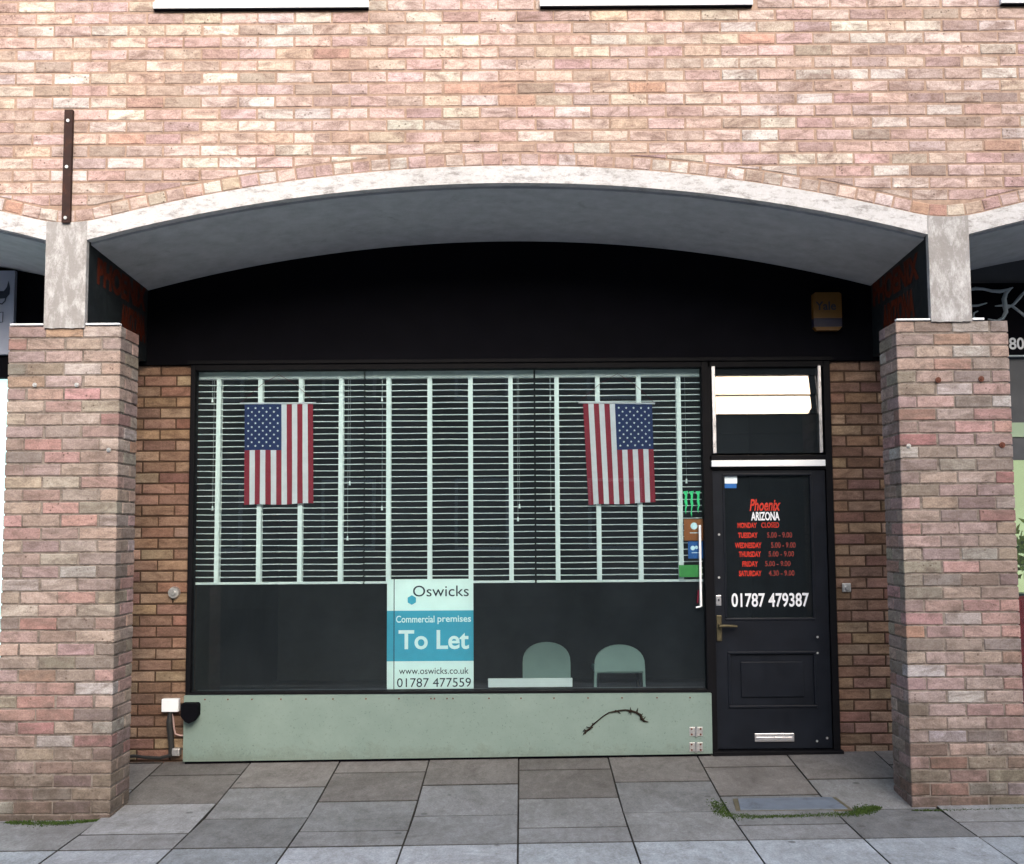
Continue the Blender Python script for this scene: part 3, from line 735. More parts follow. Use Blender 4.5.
# ------------------------------------------------------------------ blinds
YBL=YG+.065
zb_top=Z_(370,YBL,450); zb_h=Z_(378.3,YBL,450); zb_bot=Z_(582,YBL,450)
blinds=[((193,363.6),(217.6,259.3,300.2,340.6),'leftmost of the three white venetian blinds, hanging behind the left flag'),
        ((365.2,534.2),(388.4,429.6,470.6,511),'middle white venetian blind, between the two flags above the To Let board'),
        ((536,704.5),(557.4,598.6,640,680),'rightmost of the three white venetian blinds, hanging behind the right flag')]
nsl=33
for bi,((a,b),tapes,lab) in enumerate(blinds):
    x0,x1=X_(a,YBL,480),X_(b,YBL,480)
    bl=thing('venetian_blind',lab,'blind',((x0+x1)/2,YBL,zb_bot),'white venetian blinds in the shop window')
    q=MB(); q.box(x0,x1,YBL-.028,YBL+.028,zb_h,zb_top-.001,bev=.003); q.build('headrail',M_blind,bl)
    q=MB(); q.box(x0,x1,YBL-.026,YBL+.026,zb_bot-.008,zb_bot+.008,bev=.004); q.build('bottom_rail',M_blind,bl)
    q=MB(); ph=random.uniform(0,6)
    for i in range(1,nsl):
        z=zb_bot+(zb_h-zb_bot)*i/nsl; tilt=-.0025
        NX=6
        for k in range(NX):
            p0=x0+(x1-x0)*k/NX; p1=x0+(x1-x0)*(k+1)/NX
            def sg(x): 
                u=(x-x0)/(x1-x0); return .0009*math.sin(u*9+i*.8+ph)+(.0032*math.sin(i*1.7+ph)*(u-.5))-.0012*abs(math.sin(u*4*math.pi))
            s0,s1=sg(p0),sg(p1); hy=.024
            for (ya,za,yb,zb2) in ((-hy,0,-hy*.35,.0022),(-hy*.35,.0022,hy*.35,.0022),(hy*.35,.0022,hy,0)):
                q.face([(p0,YBL+ya,z+s0+za-tilt),(p1,YBL+ya,z+s1+za-tilt),(p1,YBL+yb,z+s1+zb2),(p0,YBL+yb,z+s0+zb2)])
            # rounded front lip of the slat
            q.face([(p0,YBL-hy,z+s0-tilt-.0042),(p1,YBL-hy,z+s1-tilt-.0042),(p1,YBL-hy,z+s1-tilt),(p0,YBL-hy,z+s0-tilt)])
    q.build('slats',M_blind,bl)
    for t in tapes:
        xt=X_(t,YBL-.028,480); q=MB(); 
        dz=.0
        q.box(xt-.0155,xt+.0155,YBL-.0300,YBL-.0288,zb_bot+.002,zb_h+.004)
        q.box(xt-.0155,xt+.0155,YBL+.0288,YBL+.0300,zb_bot+.002,zb_h+.004)
        q.build('ladder_tape',M_tape,bl)
    cords=[((212.5,400),(212.5,508)),((349.8,483),(347.5,538))] if bi==0 else ([((382,399),(382,508)),((519.5,506),(518,519))] if bi==1 else [((550.3,398),(551,508)),((686.5,480.5),(686.5,481))])
    for (cx_,cy_) in [c for pr in cords for c in pr]:
        p=at(cx_,cy_,YBL-.036); q=MB(); q.cyl((p.x,p.y,zb_h),(p.x,p.y,p.z),.0006,5); q.cyl((p.x,p.y,p.z+.014),(p.x,p.y,p.z-.016),.004,8,.0075)
        q.build('cord',M_blind,bl)
# ------------------------------------------------------------------ flags
def flag(tl,tr,br,blf,canton_left,label):
    Y=YG+.015
    P00,P10,P11,P01=[at(*p,Y) for p in (tl,tr,br,blf)]
    root=thing('flag',label,'flag',((P00.x+P10.x)/2,Y,P00.z),'flags hanging in the shop window')
    def pt(u,v,o=0):
        p=P00*(1-u)*(1-v)+P10*u*(1-v)+P11*u*v+P01*(1-u)*v
        y=Y+.006*math.sin(u*11+1+v*1.3)*(.35+.65*v)+.0045*math.sin(u*25+v*5)*(.2+.8*v)
        return Vector((p.x,y-o,p.z+.003*math.sin(u*9)*v))
    q=MB(); NV=24; cv=.455
    for c in range(13):
        for sub in range(3):
            u0=(c+sub/3)/13; u1=(c+(sub+1)/3)/13
            for r in range(NV):
                v0,v1=r/NV,(r+1)/NV
                cc=c if canton_left else 12-c
                mi=(0 if cc%2==0 else 1)
                if cc<7 and v1<=cv+.01: mi=2
                q.face([pt(u0,v1),pt(u1,v1),pt(u1,v0),pt(u0,v0)],mi=mi)
    cw=7/13
    for i in range(11):
        for j in range(5 if i%2==0 else 4):
            uu=((j*2+1+(0 if i%2==0 else 1))/10)*cw; vv=(i+1)/12*cv
            u=uu if canton_left else 1-uu
            c_=pt(u,vv,.0012); R=.0092
            ps=[]
            for k in range(10):
                an=math.pi/2+math.pi*k/5; rr=R if k%2==0 else R*.42
                ps.append((c_.x-rr*math.cos(an),c_.y,c_.z+rr*math.sin(an)))
            q.face(ps[::-1],mi=3)
    q.build('cloth',[M_red,M_fwhite,M_blue,M_star],root)
    q=MB(); e0=at(tl[0]-4.5,tl[1]-1,Y); e1=at(tr[0]+3,tr[1]-1,Y)
    q.cyl(e0,e1,.006,10); q.build('rod',M_fwhite,root)
    q=MB(); mid=at((tl[0]+tr[0])/2,tl[1]-30,Y); q.tube([e0,e0.lerp(mid,.55)+Vector((0,0,.02)),mid,e1.lerp(mid,.55)+Vector((0,0,.02)),e1],.0013,5); q.build('hanging_string',M_string,root)
flag((244.5,404.5),(313,404),(313.5,503.5),(244,505),True,'small striped flag hanging upright at left of the window, starry blue corner at upper left')
flag((583,403.5),(652,404.5),(655.5,502.5),(588.5,505),False,'small striped flag hanging upright at right of the window, starry blue corner at upper right')
# ------------------------------------------------------------------ To Let board
Y=YG+.022
x0,x1,z0,z1=X_(387,Y,634),X_(473.5,Y,634),Z_(688.8,Y,430),Z_(579,Y,430)
sg=thing('to_let_sign','white and teal To Let board standing against the inside of the window','sign',((x0+x1)/2,Y,z0))
q=MB(); q.box(x0,x1,Y-.004,Y,z0,z1); q.build('board',M_board,sg)
q=MB(); q.box(x0,x1,Y-.0052,Y-.0041,Z_(661,Y,430),Z_(610.5,Y,430)); q.build('teal_band',M_band,sg)
q=MB(); q.box(X_(393.7,Y,634),X_(394.5,Y,634),Y-.0062,Y-.0053,z0,z1); q.build('fold_line',M_ink,sg)
Ys=Y-.0054
T('Oswicks',413,468.8,585.5,596.4,Ys,M_ink,sg,bold=0)
T('property & business agents',419,463,599.5,602,Ys,M_inkpale,sg) if False else None
c_=at(411.8,600,Ys); q=MB(); q.prism([(c_.x+.033*math.cos(math.pi/6+k*math.pi/3),c_.z+.033*math.sin(math.pi/6+k*math.pi/3)) for k in range(6)],Ys-.001,Ys); q.build('hexagon_mark',M_band,sg,recalc=True)
T('Commercial',396,434.5,615.6,622.6,Ys,M_board,sg,bold=.014); T('premises',437.5,471,615.6,624,Ys,M_board,sg,bold=.014)
T('To Let',398.5,469,630,649.3,Ys,M_board,sg,bold=.022)
T('www.oswicks.co.uk',399,468.6,667.5,674,Ys,M_ink,sg)
T('01787 477559',397,471,678,687,Ys,M_ink,sg)
# ------------------------------------------------------------------ stickers
def card(name,label,a,b,t,bt,mat,Y,bev=.0,cat='sticker'):
    q=MB(); q.box(X_(a,Y,(t+bt)/2),X_(b,Y,(t+bt)/2),Y-.0012,Y,Z_(bt,Y,(a+b)/2),Z_(t,Y,(a+b)/2)); o=q.build(name,mat); return tag(o,label,cat)
Ys=YG+.004
cl=MB()
for k,(xa,lo) in enumerate(((685.5,514.5),(691.3,517.5),(697.8,513.5))):
    top=491.5; pts=[]
    def W(px,py): p=at(px,py,Ys); return (p.x,p.z)
    poly=[W(xa-2.6,top),W(xa+2.6,top-.6),W(xa+1.7,top+3),W(xa+1.5,top+9),W(xa+2.1,top+13),W(xa+.9,top+17),W(xa+.5,lo),W(xa-.5,lo-4),W(xa-.1,top+14),W(xa-1.1,top+10),W(xa-.4,top+4)]
    cl.prism(poly[::-1],Ys-.001,Ys)
tag(cl.build('claw_sticker',M_claw,recalc=True),'sticker of three bright green claw marks at top of the stickers beside the door','sticker')
o=card('sticker','orange square sticker with pale round badge, under the green claw marks',684,703,519,540.5,M_orange,Ys)
p=at(694,526,Ys-.0014); q=MB(); q.cyl((p.x,Ys-.0016,p.z),(p.x,Ys-.0013,p.z),.024,16); o2=q.build('round_badge',M_pale); o2.parent=o
q=MB(); q.box(p.x-.03,p.x+.03,Ys-.0016,Ys-.0013,p.z-.05,p.z-.044); o2=q.build('printed_line',M_pale); o2.parent=o
o=card('sticker','blue sticker with pale mark, second from bottom beside the door',688,703,541.5,558.5,M_bluevinyl,Ys)
p=at(694.5,548,Ys-.0014); q=MB(); q.cyl((p.x-.012,Ys-.0016,p.z),(p.x-.012,Ys-.0013,p.z),.016,12); q.cyl((p.x+.014,Ys-.0016,p.z+.004),(p.x+.014,Ys-.0013,p.z+.004),.012,12); q.box(p.x-.02,p.x+.03,Ys-.0016,Ys-.0013,p.z-.035,p.z-.03); o2=q.build('printed_mark',M_pale); o2.parent=o
card('sticker','plain green sticker, lowest beside the door, at the foot of the blind',679,702,565,577,M_green,Ys)
o=card('sticker','small rounded white and blue sticker at top left of the door glass',724,737,475.5,483.5,M_pale,YD+.0205,)
q=MB(); q.box(X_(724,YD,485),X_(737,YD,485),YD+.0193,YD+.0205,Z_(488,YD,730),Z_(483.6,YD,730)); o2=q.build('blue_strip',M_bluevinyl); o2.parent=o
# white wand
q=thing('blind_wand','thin white upright rod with hooked foot at the right edge of the window','rod',(X_(700.5,YG-.03,565),YG-.03,Z_(607,YG-.03,700)))
w=MB(); A=at(699.8,525,YG-.03); B=at(701,606.5,YG-.03); w.tube([A,A.lerp(B,.5),B],.0085,8); w.build('shaft',M_white,q)
w=MB(); w.tube([B,at(696,607.5,YG-.03)],.006,8); w.tube([at(698.5,590,YG-.025),at(697.5,603,YG-.025)],.006,8,mi=1); w.build('hook',[M_white,M_string],q)
# ------------------------------------------------------------------ alarm box
Y=YB-.034
al=thing('alarm_box','yellow and navy alarm box mounted on the black fascia above the door','alarm box',at(825,312,Y))
x0,x1=X_(811.5,Y,312),X_(839.5,Y,312); za,zb_,zcc,zd=[Z_(v,Y,825) for v in (294,319.5,328,331.5)]
q=MB(); q.prism([(x0,zb_),(x1,zb_),(x1,za-.01),(x1-.015,za),(x0+.015,za),(x0,za-.01)],Y-.06,Y); q.build('yellow_cover',M_yellow,al,recalc=True)
q=MB(); q.box(x0,x1,Y-.058,Y,zcc,zb_-.001); q.build('navy_strip',M_navy,al)
q=MB(); q.prism([(x0,zcc-.001),(x0+.02,zd),(x1-.02,zd),(x1,zcc-.001)],Y-.056,Y); q.build('lower_lip',M_yellow,al,recalc=True)
T('Yale',815.5,836,301.5,310,Y-.0602,M_ink,al,bold=.02)
# lettering on the inner sides of the cross beams
for side in (0,1):
    c=CXS[side]; 
    sgn=thing('side_sign',('faded orange lettering on the dark beam above the left pier','faded orange lettering on the dark beam above the right pier')[side],'sign',(c,.6,2.9),'faded orange lettering on the beams')
    X=(c+COLW/2-.003+.0012) if side==0 else (c-COLW/2+.003-.0012)
    zt=zs-.03
    if side==0:
        lettering('PHOENIX',.18,1.12,3.15,3.32,0,M_beamred,sgn,plane='right',X=X,bold=.05); lettering('ARIZONA',.62,1.12,2.93,3.12,0,M_beamred,sgn,plane='right',X=X,bold=.05)
    else:
        lettering('PHOENIX',1.12,.18,3.15,3.32,0,M_beamred,sgn,plane='left',X=X,bold=.05); lettering('ARIZONA',.92,.28,2.93,3.12,0,M_beamred,sgn,plane='left',X=X,bold=.05)
# ------------------------------------------------------------------ rusty bar on the facade
A=at(70,111,-.01); B=at(67,223.5,-.01)
rb=thing('iron_bar','dark rusty iron bar bolted upright to the brickwork above the left column','bar',B)
q=MB(); w=.024; d=(A-B).normalized(); side=Vector((d.z,0,-d.x))
pts=[B-side*w,B+side*w,A+side*w,A-side*w]; q.prism([(p.x,p.z) for p in pts],-.035,-.004); q.build('flat_bar',M_rust,rb,recalc=True)
for t in (.04,.49,.90):
    p=B.lerp(A,t); q=MB(); q.cyl((p.x,-.042,p.z),(p.x,-.034,p.z),.010,10); q.build('bolt',M_zinc,rb)
# ------------------------------------------------------------------ junction box, cables, black fitting at bottom left
Yw=YB
jb=thing('junction_box','small white box on the brown brick at the left foot of the shopfront','electrical box',at(172.5,704.5,Yw))
q=MB(); q.box(X_(163.5,Yw,705),X_(180.5,Yw,705),Yw-.05,Yw,Z_(711,Yw,172),Z_(698,Yw,172),bev=.006); q.build('lid',M_white,jb)
p0=at(171,711,Yw-.015)
q=MB(); q.tube([p0]+[at(x,y,Yw-.018) for x,y in ((173,718),(174,728),(175.5,734),(180,735.5),(184,735.5))],.006,6); q.build('pale_cable',M_pinkcable,jb)
q=MB(); q.tube([at(170.2,711,Yw-.02)]+[at(x,y,Yw-.03) for x,y in ((169.5,722),(170.5,735),(171.5,748),(171,756))],[.012,.022,.022,.02,.02],8); q.tube([at(x,y,Yw-.05) for x,y in ((171,755.5),(160,758),(146,757.5),(135,756),(120,757))],.012,6); q.build('black_cable',M_dark,jb)
sb=MB(); sb.box(X_(174.3,Yw,751),X_(182,Yw,751),Yw-.06,Yw-.0,Z_(754.5,Yw,178),Z_(747,Yw,178),bev=.006); tag(sb.build('socket_cover',M_zinc),'tiny grey metal box low on the wall below the white box','electrical box')
bf=MB(); Yq=YB-.1
a,b2=X_(182.5,Yq,711),X_(199.5,Yq,711); z0,z1=Z_(722.5,Yq,190),Z_(702.5,Yq,190)
bf.prism([(a,z1-.01),(a,z0+.05),(a+.03,z0+.012),(a+.055,z0),(b2-.03,z0+.012),(b2,z0+.05),(b2,z1-.012),(b2-.012,z1),(a+.01,z1)],Yq-.05,YB-.07)
tag(bf.build('black_fitting',M_black,recalc=True),'black rounded plastic box fixed to the left end of the mint panel','electrical box')
# ------------------------------------------------------------------ crooked dry stem on the mint panel
ys=YB-.081
pts=[(583,735),(586.5,731),(590,728.5),(593,724.5),(598,720.5),(603,716.5),(609,712.5),(614,711.3),(620,710.3),(626,709.8),(631,711),(636,712.3),(640,715.5),(641.5,718.5),(644,721),(649,722.4)]
q=MB(); q.tube([at(x,y,ys)+Vector((random.uniform(-.004,.004),0,random.uniform(-.004,.004))) for x,y in pts],[.003,.006,.007,.005,.004,.004,.004,.006,.005,.005,.007,.007,.009,.009,.007,.002],6)
for (x,y) in ((586,731),(590,728),(593,724.5),(617,711),(631,711),(637,712),(641,717),(643,720)):
    for k in range(3):
        p=at(x,y,ys); an=random.uniform(0,6.28); L=random.uniform(.012,.03); q.tube([p,p+Vector((math.cos(an)*L,-.003,math.sin(an)*L))],[.005,.002],5)
tag(q.build('dry_stem',M_vine),'thin dark crooked stem arching across the mint panel under the window','stem')
# ------------------------------------------------------------------ neighbours
def front_neighbour_left():
    x1=XWL-.62-.0; 
    t=thing('neighbour_shopfront','white lit shop window and pale sign beyond the left pier','shopfront',(x1-1,YB,0))
    q=MB(); q.box(-XE,x1+.0,YB-.02,YB+.05,Z_(378,YB,4),Z_(355,YB,4)); q.box(-XE,x1,YB+.0,YB+.05,Z_(355,YB,4)+.001,zc); q.build('dark_fascia',M_black,t)
    q=MB(); q.box(-XE,X_(14.5,YB-.05,310),YB-.06,YB-.021,Z_(354.5,YB-.05,5),Z_(271,YB-.05,5)); s=q.build('sign_panel',M_lilac,t)
    q=MB()
    def W(px,py): p=at(px,py,YB-.062); return (p.x,p.z)
    q.prism([W(*p) for p in ((-6,294),(0,291),(4,291),(7,287),(8.5,281),(10,288),(9.5,294),(6,298),(2,298.5),(-6,299))][::-1],YB-.064,YB-.0605)
    q.tube([at(x,y,YB-.064) for x,y in ((-3,303),(2,304),(5,301),(6,297))],.004,6); q.tube([at(x,y,YB-.064) for x,y in ((-4,313),(3,312),(2.5,322),(-4,323))],.003,6)
    q.build('black_emblem',M_ink,s,recalc=True)
    q=MB(); q.box(-XE,x1,YB+.06,YB+.08,G(-4,YB)+.3,Z_(378,YB,4)); q.build('white_blind',M_litwhite,t)
    q=MB(); q.box(-XE,x1,YB-.01,YB+.05,-.1,G(-4,YB)+.3); q.box(x1-.5,x1-.44,YB-.01,YB+.05,G(-4,YB)+.3,Z_(378,YB,4)) ; q.build('frame',M_white,t)
    q=MB(); q.box(-XE,x1,YB+.02,YB+.026,G(-4,YB)+.3,Z_(378,YB,4)); q.build('pane',M_glass,t)
front_neighbour_left()
def front_neighbour_right():
    x0=XWR+.62
    t=thing('neighbour_shopfront','shop beyond the right pier with silver script on its black sign','shopfront',(x0+1,YB,0))
    Yp=YB-.03
    zA=Z_(283,Yp,1010); zB=Z_(355,Yp,1012)
    q=MB(); q.box(x0,XE,Yp,YB+.05,zB,zA); s=q.build('sign_board',M_black,t)
    q=MB(); q.box(x0,XE,Yp-.01,YB+.05,zB-.012,zB-.002); q.build('sign_edge',M_silver,t)
    q=MB(); q.box(x0,XE,YB+.0,YB+.05,zA+.001,zc+.05); q.build('upper_panel',M_greyp,t)
    q=MB()
    def W(*ps): return [at(x,y,Yp-.006) for x,y in ps]
    q.tube(W((962,293),(969,290),(975,288.5),(983,289),(992,291),(1000,291.5),(1007,290),(1013,287.5)),[.004,.008,.012,.010,.011,.013,.010,.004],8)
    q.tube(W((1011,288.5),(1006,293),(1004,299),(1005,306),(1006,312),(1003,318),(997,321),(988,319)),[.006,.014,.018,.018,.016,.012,.009,.005],8)
    q.tube(W((962,305),(970,306),(978,305.5),(987,303)),[.004,.008,.008,.004],8)
    q.tube(W((995,306),(1003,305.5),(1012,306),(1020,312),(1030,320),(1040,321)),[.004,.008,.010,.010,.012,.006],8)
    q.tube(W((1006,309),(1014,304),(1020,297),(1026,290)),[.006,.010,.012,.006],8)
    q.tube(W((978,311),(974,313),(973.5,317),(977,319)),[.004,.006,.006,.003],8)
    q.build('script_lettering',M_silver,s)
    T('800',1009,1032,337.5,349.5,Yp-.001,M_whitetext,s,bold=.02)
    q=MB(); zC=Z_(430-3,YB,1018); zD=Z_(437,YB,1018)
    q.box(x0,XE,YB-.01,YB+.04,zD,zC+.03); q.build('green_rail',M_palegreen,t)
    q=MB(); q.box(x0,XE,YB+.0,YB+.03,zC+.031,zB-.013); q.build('grey_panel',M_greyp,t)
    q=MB(); q.box(x0,XE,YB+.0,YB+.03,Z_(460,YB,1018),zD-.001); q.build('dark_rail',M_greyp,t)
    q=MB(); q.box(x0,XE,YB+.9,YB+.92,.1,zD); q.build('lit_back_wall',M_lityellow,t)
    q=MB(); q.box(x0,XE,YB-.01,YB+.05,-.1,.42); q.build('base_panel',M_greyp,t)
    q=MB(); q.box(x0,XE,YB+.02,YB+.026,.42,Z_(460,YB,1018)); q.build('pane',M_glass,t)
    rd=thing('armchair','red padded armchair inside the window beyond the right pier','armchair',(x0+.7,YB+.4,.1))
    xa=X_(1017,YB+.25,650); zt=Z_(596,YB+.25,1020)
    q=MB(); q.box(xa,xa+.7,YB+.2,YB+.34,.3,zt,bev=.06); q.build('backrest',M_redthing,rd); q=MB(); q.box(xa,xa+.7,YB+.345,YB+.85,.35,.55,bev=.05); q.build('seat',M_redthing,rd)
    for s_x in (0.05,.65):
        for s_y in (.28,.8): q=MB(); q.cyl((xa+s_x,YB+s_y,.1),(xa+s_x,YB+s_y,.36),.02,8); q.build('leg',M_darkmetal,rd)
    pl=thing('potted_plant','yellowish leafy plant inside the lit window beyond the right pier','plant',(xa+.2,YB+.5,.56))
    q=MB(); q.cyl((xa+.2,YB+.5,.9),(xa+.2,YB+.5,1.15),.09,14,.12); q.cyl((xa+.2,YB+.5,.56),(xa+.2,YB+.5,.9),.15,14); q.build('pot',M_greyp,pl)
    q=MB(); rng=random.Random(4)
    for i in range(240):
        c=Vector((xa+.2+rng.gauss(0,.10),YB+.45+rng.gauss(0,.07),1.42+rng.gauss(0,.10))); u=Vector((rng.uniform(-1,1),rng.uniform(-1,1),rng.uniform(-.6,1))).normalized(); v=u.orthogonal().normalized()
        L=rng.uniform(.03,.06); q.face([c-u*L,c+v*L*.4,c+u*L,c-v*L*.4])
    q.build('leaves',M_leaf,pl)
front_neighbour_right()
# ------------------------------------------------------------------ pavement
pv=MB(); jx=X_(515.7,0,600)
gp=lambda px,py: None
XJ=-.03; W_=.602
YL=-.63
def slab(x0,x1,y0,y1,col,jit=.0018,lift=0):
    g=.0038; gy=.0085; x0+=g; x1-=g; y0+=gy; y1-=gy
    if x1-x0<.02 or y1-y0<.02: return
    d=[random.uniform(-jit,jit)*.5 for _ in range(4)]; o=random.uniform(-jit,jit)+lift
    b=.002
    c=[(x0,y0),(x1,y0),(x1,y1),(x0,y1)]; ci=[(x0+b,y0+b),(x1-b,y0+b),(x1-b,y1-b),(x0+b,y1-b)]
    cw_=random.uniform(-.004,.004)
    top=[(p[0],p[1],G(*p)+d[i]+o) for i,p in enumerate(ci)]
    mid=[(p[0],p[1],G(*p)+d[i]+o-b) for i,p in enumerate(c)]; bot=[(p[0],p[1],G(*p)-.03) for p in c]
    # split along the change of fall at Y=0
    pv.face(top,col)
    for i in range(4):
        j=(i+1)%4; pv.face([mid[i],mid[j],top[j],top[i]],tuple(q*.5 for q in col[:3])+(1,)); pv.face([bot[i],bot[j],mid[j],mid[i]],(.035,.032,.028,1))
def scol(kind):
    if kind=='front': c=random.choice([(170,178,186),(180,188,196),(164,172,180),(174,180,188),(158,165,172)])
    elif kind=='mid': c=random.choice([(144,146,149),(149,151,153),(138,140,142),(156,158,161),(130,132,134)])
    else: c=random.choice([(128,125,123),(132,129,127),(122,119,117),(118,115,113)])  # slabs deep in the arcade, its shade put into their colour
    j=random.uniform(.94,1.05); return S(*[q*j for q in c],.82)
n0=int((-XE-1-XJ)/W_)-1
MH=(at(735,806,0),)     # manhole place comes below
MX0,MX1,MY0,MY1=1.13,1.83,-.12,.22
for k in range(n0,n0+24):
    xa=XJ+k*W_; xb=xa+W_
    off=-.03 if k%2==1 else .27
    ys_=[YL]; y=off-.6
    while y<YB+.05:
        if y>YL+.1: ys_.append(y)
        y+=.603
    ys_.append(YB+.12)
    for a_,b_ in zip(ys_,ys_[1:]):
        # split slabs where the fall changes
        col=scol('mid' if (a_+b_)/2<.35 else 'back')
        if a_<-.05 and b_>.05:
            slab(xa,xb,a_,b_,col) if True else None
        else: slab(xa,xb,a_,b_,col)
    y=YL; 
    dy=.603
    offx=0
    while y>-3.6:
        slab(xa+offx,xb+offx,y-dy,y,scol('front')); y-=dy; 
    # (front slabs keep the same long joints)
pvo=pv.build('pavement',M_slab); tag(pvo,kind='structure')
jb_=MB()
ys_=[-3.62,-2,-.6,0,.3,.6,.9,YB+.3]
for a_,b_ in zip(ys_,ys_[1:]):
    jb_.face([(-XE-2,a_,G(-XE-2,a_)-.010),(XE+2,a_,G(XE+2,a_)-.010),(XE+2,b_,G(XE+2,b_)-.010),(-XE-2,b_,G(-XE-2,b_)-.010)])
tag(jb_.build('paving_bed',M_joint),kind='structure')
kb=MB(); kb.box(-30,30,-3.78,-3.625,-.35,-.045,bev=.012); tag(kb.build('kerb',M_kerb),kind='structure')
rd=MB(); rd.face([(-400,-400,-.17),(400,-400,-.17),(400,400,-.17),(-400,400,-.17)]); tag(rd.build('road',M_asphalt),kind='structure')
for s in (-1,1):
    q=MB(); x0,x1=(s*(XE+1.2),s*30)
    q.box(x0,x1,-3.62,YB,-.3,-.06); tag(q.build('pavement',M_slab),kind='structure')
# manhole
def gat(px,py):
    d=F_*FPX+RT*(px-CX)+UP*(CY-py); t=1.0
    lo,hi=.001,.02
    for _ in range(50):
        mid=(lo+hi)/2; p=CAM+d*mid
        if p.z>G(p.x,p.y): lo=mid
        else: hi=mid
    return CAM+d*lo
c1,c2,c3,c4=gat(736,812.5),gat(853,811),gat(836,798.5),gat(733,800)
mh=thing('manhole_cover','bluish grey metal manhole cover edged with moss in front of the door','manhole cover',gat(795,806))
def quadbox(mb,ps,h,inset=0,mi=0,under=-.02):
    c=sum(ps,Vector())/4; ps=[p+(c-p).normalized()*inset for p in ps]
    top=[Vector((p.x,p.y,G(p.x,p.y)+h)) for p in ps]; bot=[Vector((p.x,p.y,G(p.x,p.y)+under)) for p in ps]
    mb.face(top,mi=mi)
    for i in range(4): j=(i+1)%4; mb.face([bot[i],bot[j],top[j],top[i]],mi=mi)
q=MB(); quadbox(q,[c1,c2,c3,c4],.008,0); q.build('frame',M_castframe,mh)
q=MB(); ps=[c1,c2,c3,c4]; quadbox(q,ps,.013,.03,under=.0085)
A,B,Cc,D=[p+((c1+c2+c3+c4)/4-p).normalized()*.05 for p in ps]
for i in range(14):
    for j in range(5):
        u=(i+.5)/14; v=(j+.5)/5; p=A*(1-u)*(1-v)+B*u*(1-v)+Cc*u*v+D*(1-u)*v; z=G(p.x,p.y)+.0132; a=.013
        an=.7 if (i+j)%2 else -.7; ux=Vector((math.cos(an),math.sin(an),0)); uy=Vector((-ux.y,ux.x,0))
        pts=[p+ux*a*sx+uy*.004*sy for sx,sy in ((-1,-1),(1,-1),(1,1),(-1,1))]; q.face([(w.x,w.y,z+.0015) for w in pts])
q.build('lid',M_cast,mh)
# moss
def moss(name,pts,width,n,label=None,hmax=.012):
    q=MB(); rng=random.Random(len(pts)*7+n)
    for i in range(n):
        t=rng.random()*(len(pts)-1); k=int(t); p=pts[k].lerp(pts[k+1],t-k)
        w=width[k]*(1-(t-k))+width[k+1]*(t-k) if isinstance(width,list) else width
        c=Vector((p.x+rng.gauss(0,w*.35),p.y+rng.gauss(0,w*.5),0)); c.z=G(c.x,c.y)+.002
        an=rng.uniform(0,6.28); L=rng.uniform(.5,1)*hmax; u=Vector((math.cos(an),math.sin(an),0))*L*.5; lean=Vector((rng.uniform(-.5,.5),rng.uniform(-.5,.5),1))*L
        q.face([c-u,c+u,c+lean+u*.3,c+lean-u*.3])
    o=q.build(name,M_moss); tag(o,kind='stuff'); 
    return o
B0=lambda px,py: gat(px,py)
moss('moss',[B0(6,823),B0(30,823.5),B0(60,824),B0(85,822),B0(105,820.5)],[.02,.06,.06,.03,.01],2300,hmax=.008)
moss('moss',[B0(716,803),B0(726,816),B0(760,817.5),B0(800,816.5),B0(850,814.5),B0(866,812),B0(876,808)],[.07,.08,.035,.035,.06,.06,.03],3600,hmax=.008)
moss('moss',[B0(856,810),B0(868,809),B0(880,808)],[.05,.07,.02],600,hmax=.008)
moss('moss',[B0(912,811),B0(950,811),B0(1000,810),B0(1030,809)],[.01,.022,.016,.02],800,hmax=.008)
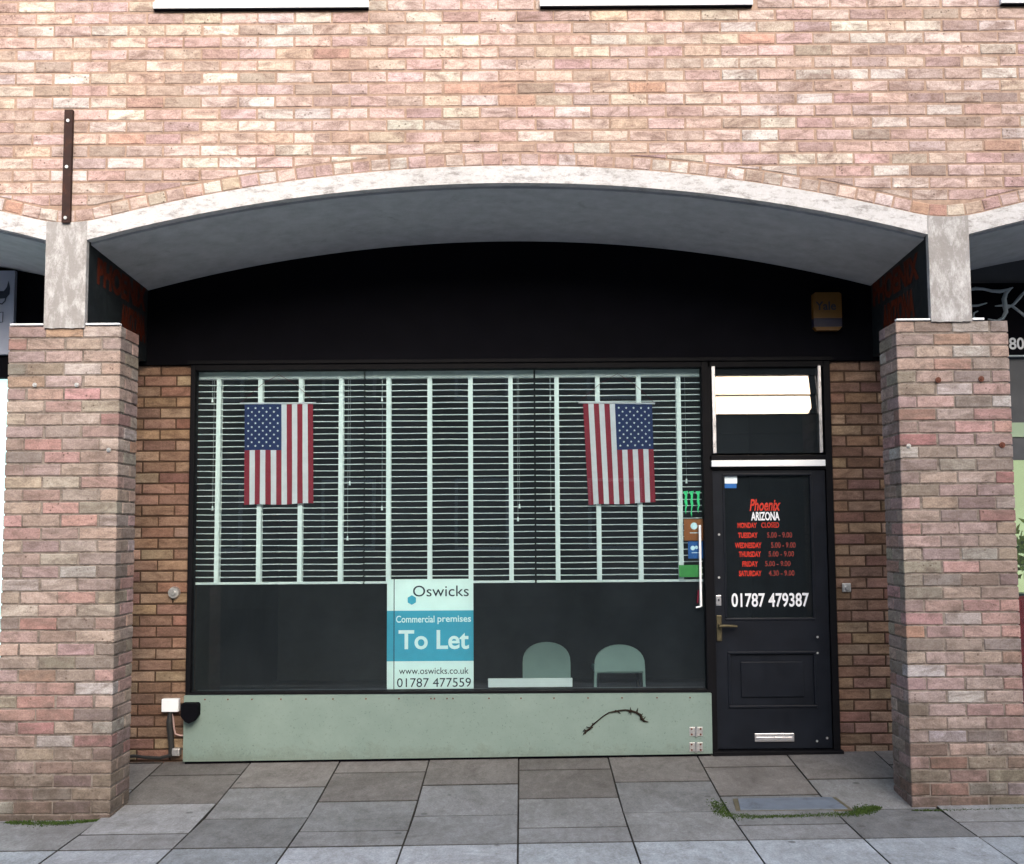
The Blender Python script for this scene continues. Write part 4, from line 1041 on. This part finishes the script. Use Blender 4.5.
# dirt wedge at pier feet handled by joints; small weeds between front slabs
# ------------------------------------------------------------------ building across the street (behind the camera, mirrored in the glass)
ob=thing('building','plain rendered building on the far side of the street','building',(0,-19,0))
q=MB(); q.box(-26,7.45,-27,-19,-.17,8.6); 
FT=[(7.5,-19),(34,-19),(34,-27),(11.4,-27)]
for (zq0,zq1,gq) in ((-.17,15.5,0),(15.502,15.7,.1)):
    n_v=[(x,y+(gq if y>-20 else 0),z) for z in (zq0,zq1) for x,y in FT]
    q.face([n_v[i] for i in (4,5,6,7)])
    for i in range(4): j=(i+1)%4; q.face([n_v[i],n_v[j],n_v[4+j],n_v[4+i]])
q.build('wall',M_facing,ob)
q=MB(); q.box(-26.2,6.85,-27,-18.9,8.602,8.75); q.build('roof',M_roof,ob)
for i in range(9):
    for j in range(2):
        x=-24+i*3.2; q=MB(); q.box(x,x+1.3,-18.99,-18.9,1.2+j*3.6,2.9+j*3.6); f_=q.build('window',M_white,ob)
        q=MB(); q.box(x+.08,x+1.22,-18.895,-18.885,1.28+j*3.6,2.82+j*3.6); q.build('pane',M_greyp,f_)
# ------------------------------------------------------------------ light and world
sc=bpy.context.scene
w=bpy.data.worlds.new('World'); sc.world=w; w.use_nodes=True; nt=w.node_tree; nt.nodes.clear()
sky=nt.nodes.new('ShaderNodeTexSky'); sky.sky_type='NISHITA'; sky.sun_disc=False
ELEV,AZ=math.radians(29),math.radians(163)
sky.sun_elevation=ELEV; sky.sun_rotation=AZ; sky.air_density=1.2; sky.dust_density=4.0; sky.ozone_density=1
bg=nt.nodes.new('ShaderNodeBackground'); bg.inputs[1].default_value=.12; wo=nt.nodes.new('ShaderNodeOutputWorld')
nt.links.new(sky.outputs[0],bg.inputs[0]); nt.links.new(bg.outputs[0],wo.inputs[0])
sd=bpy.data.lights.new('sun','SUN'); sd.energy=1.3; sd.angle=math.radians(50); sd.color=(1,.975,.965)
so_=bpy.data.objects.new('sun',sd); C.objects.link(so_)
dirv=Vector((math.sin(AZ)*math.cos(ELEV),math.cos(AZ)*math.cos(ELEV),math.sin(ELEV)))
so_.rotation_euler=dirv.to_track_quat('Z','Y').to_euler()
sc.view_settings.view_transform='Standard'; sc.view_settings.look='None'; sc.view_settings.gamma=1; sc.view_settings.use_curve_mapping=False
sc.view_settings.exposure=1.55
sc.render.engine='CYCLES'
for o in bpy.data.objects:
    if '_org' in o.keys(): del o['_org']
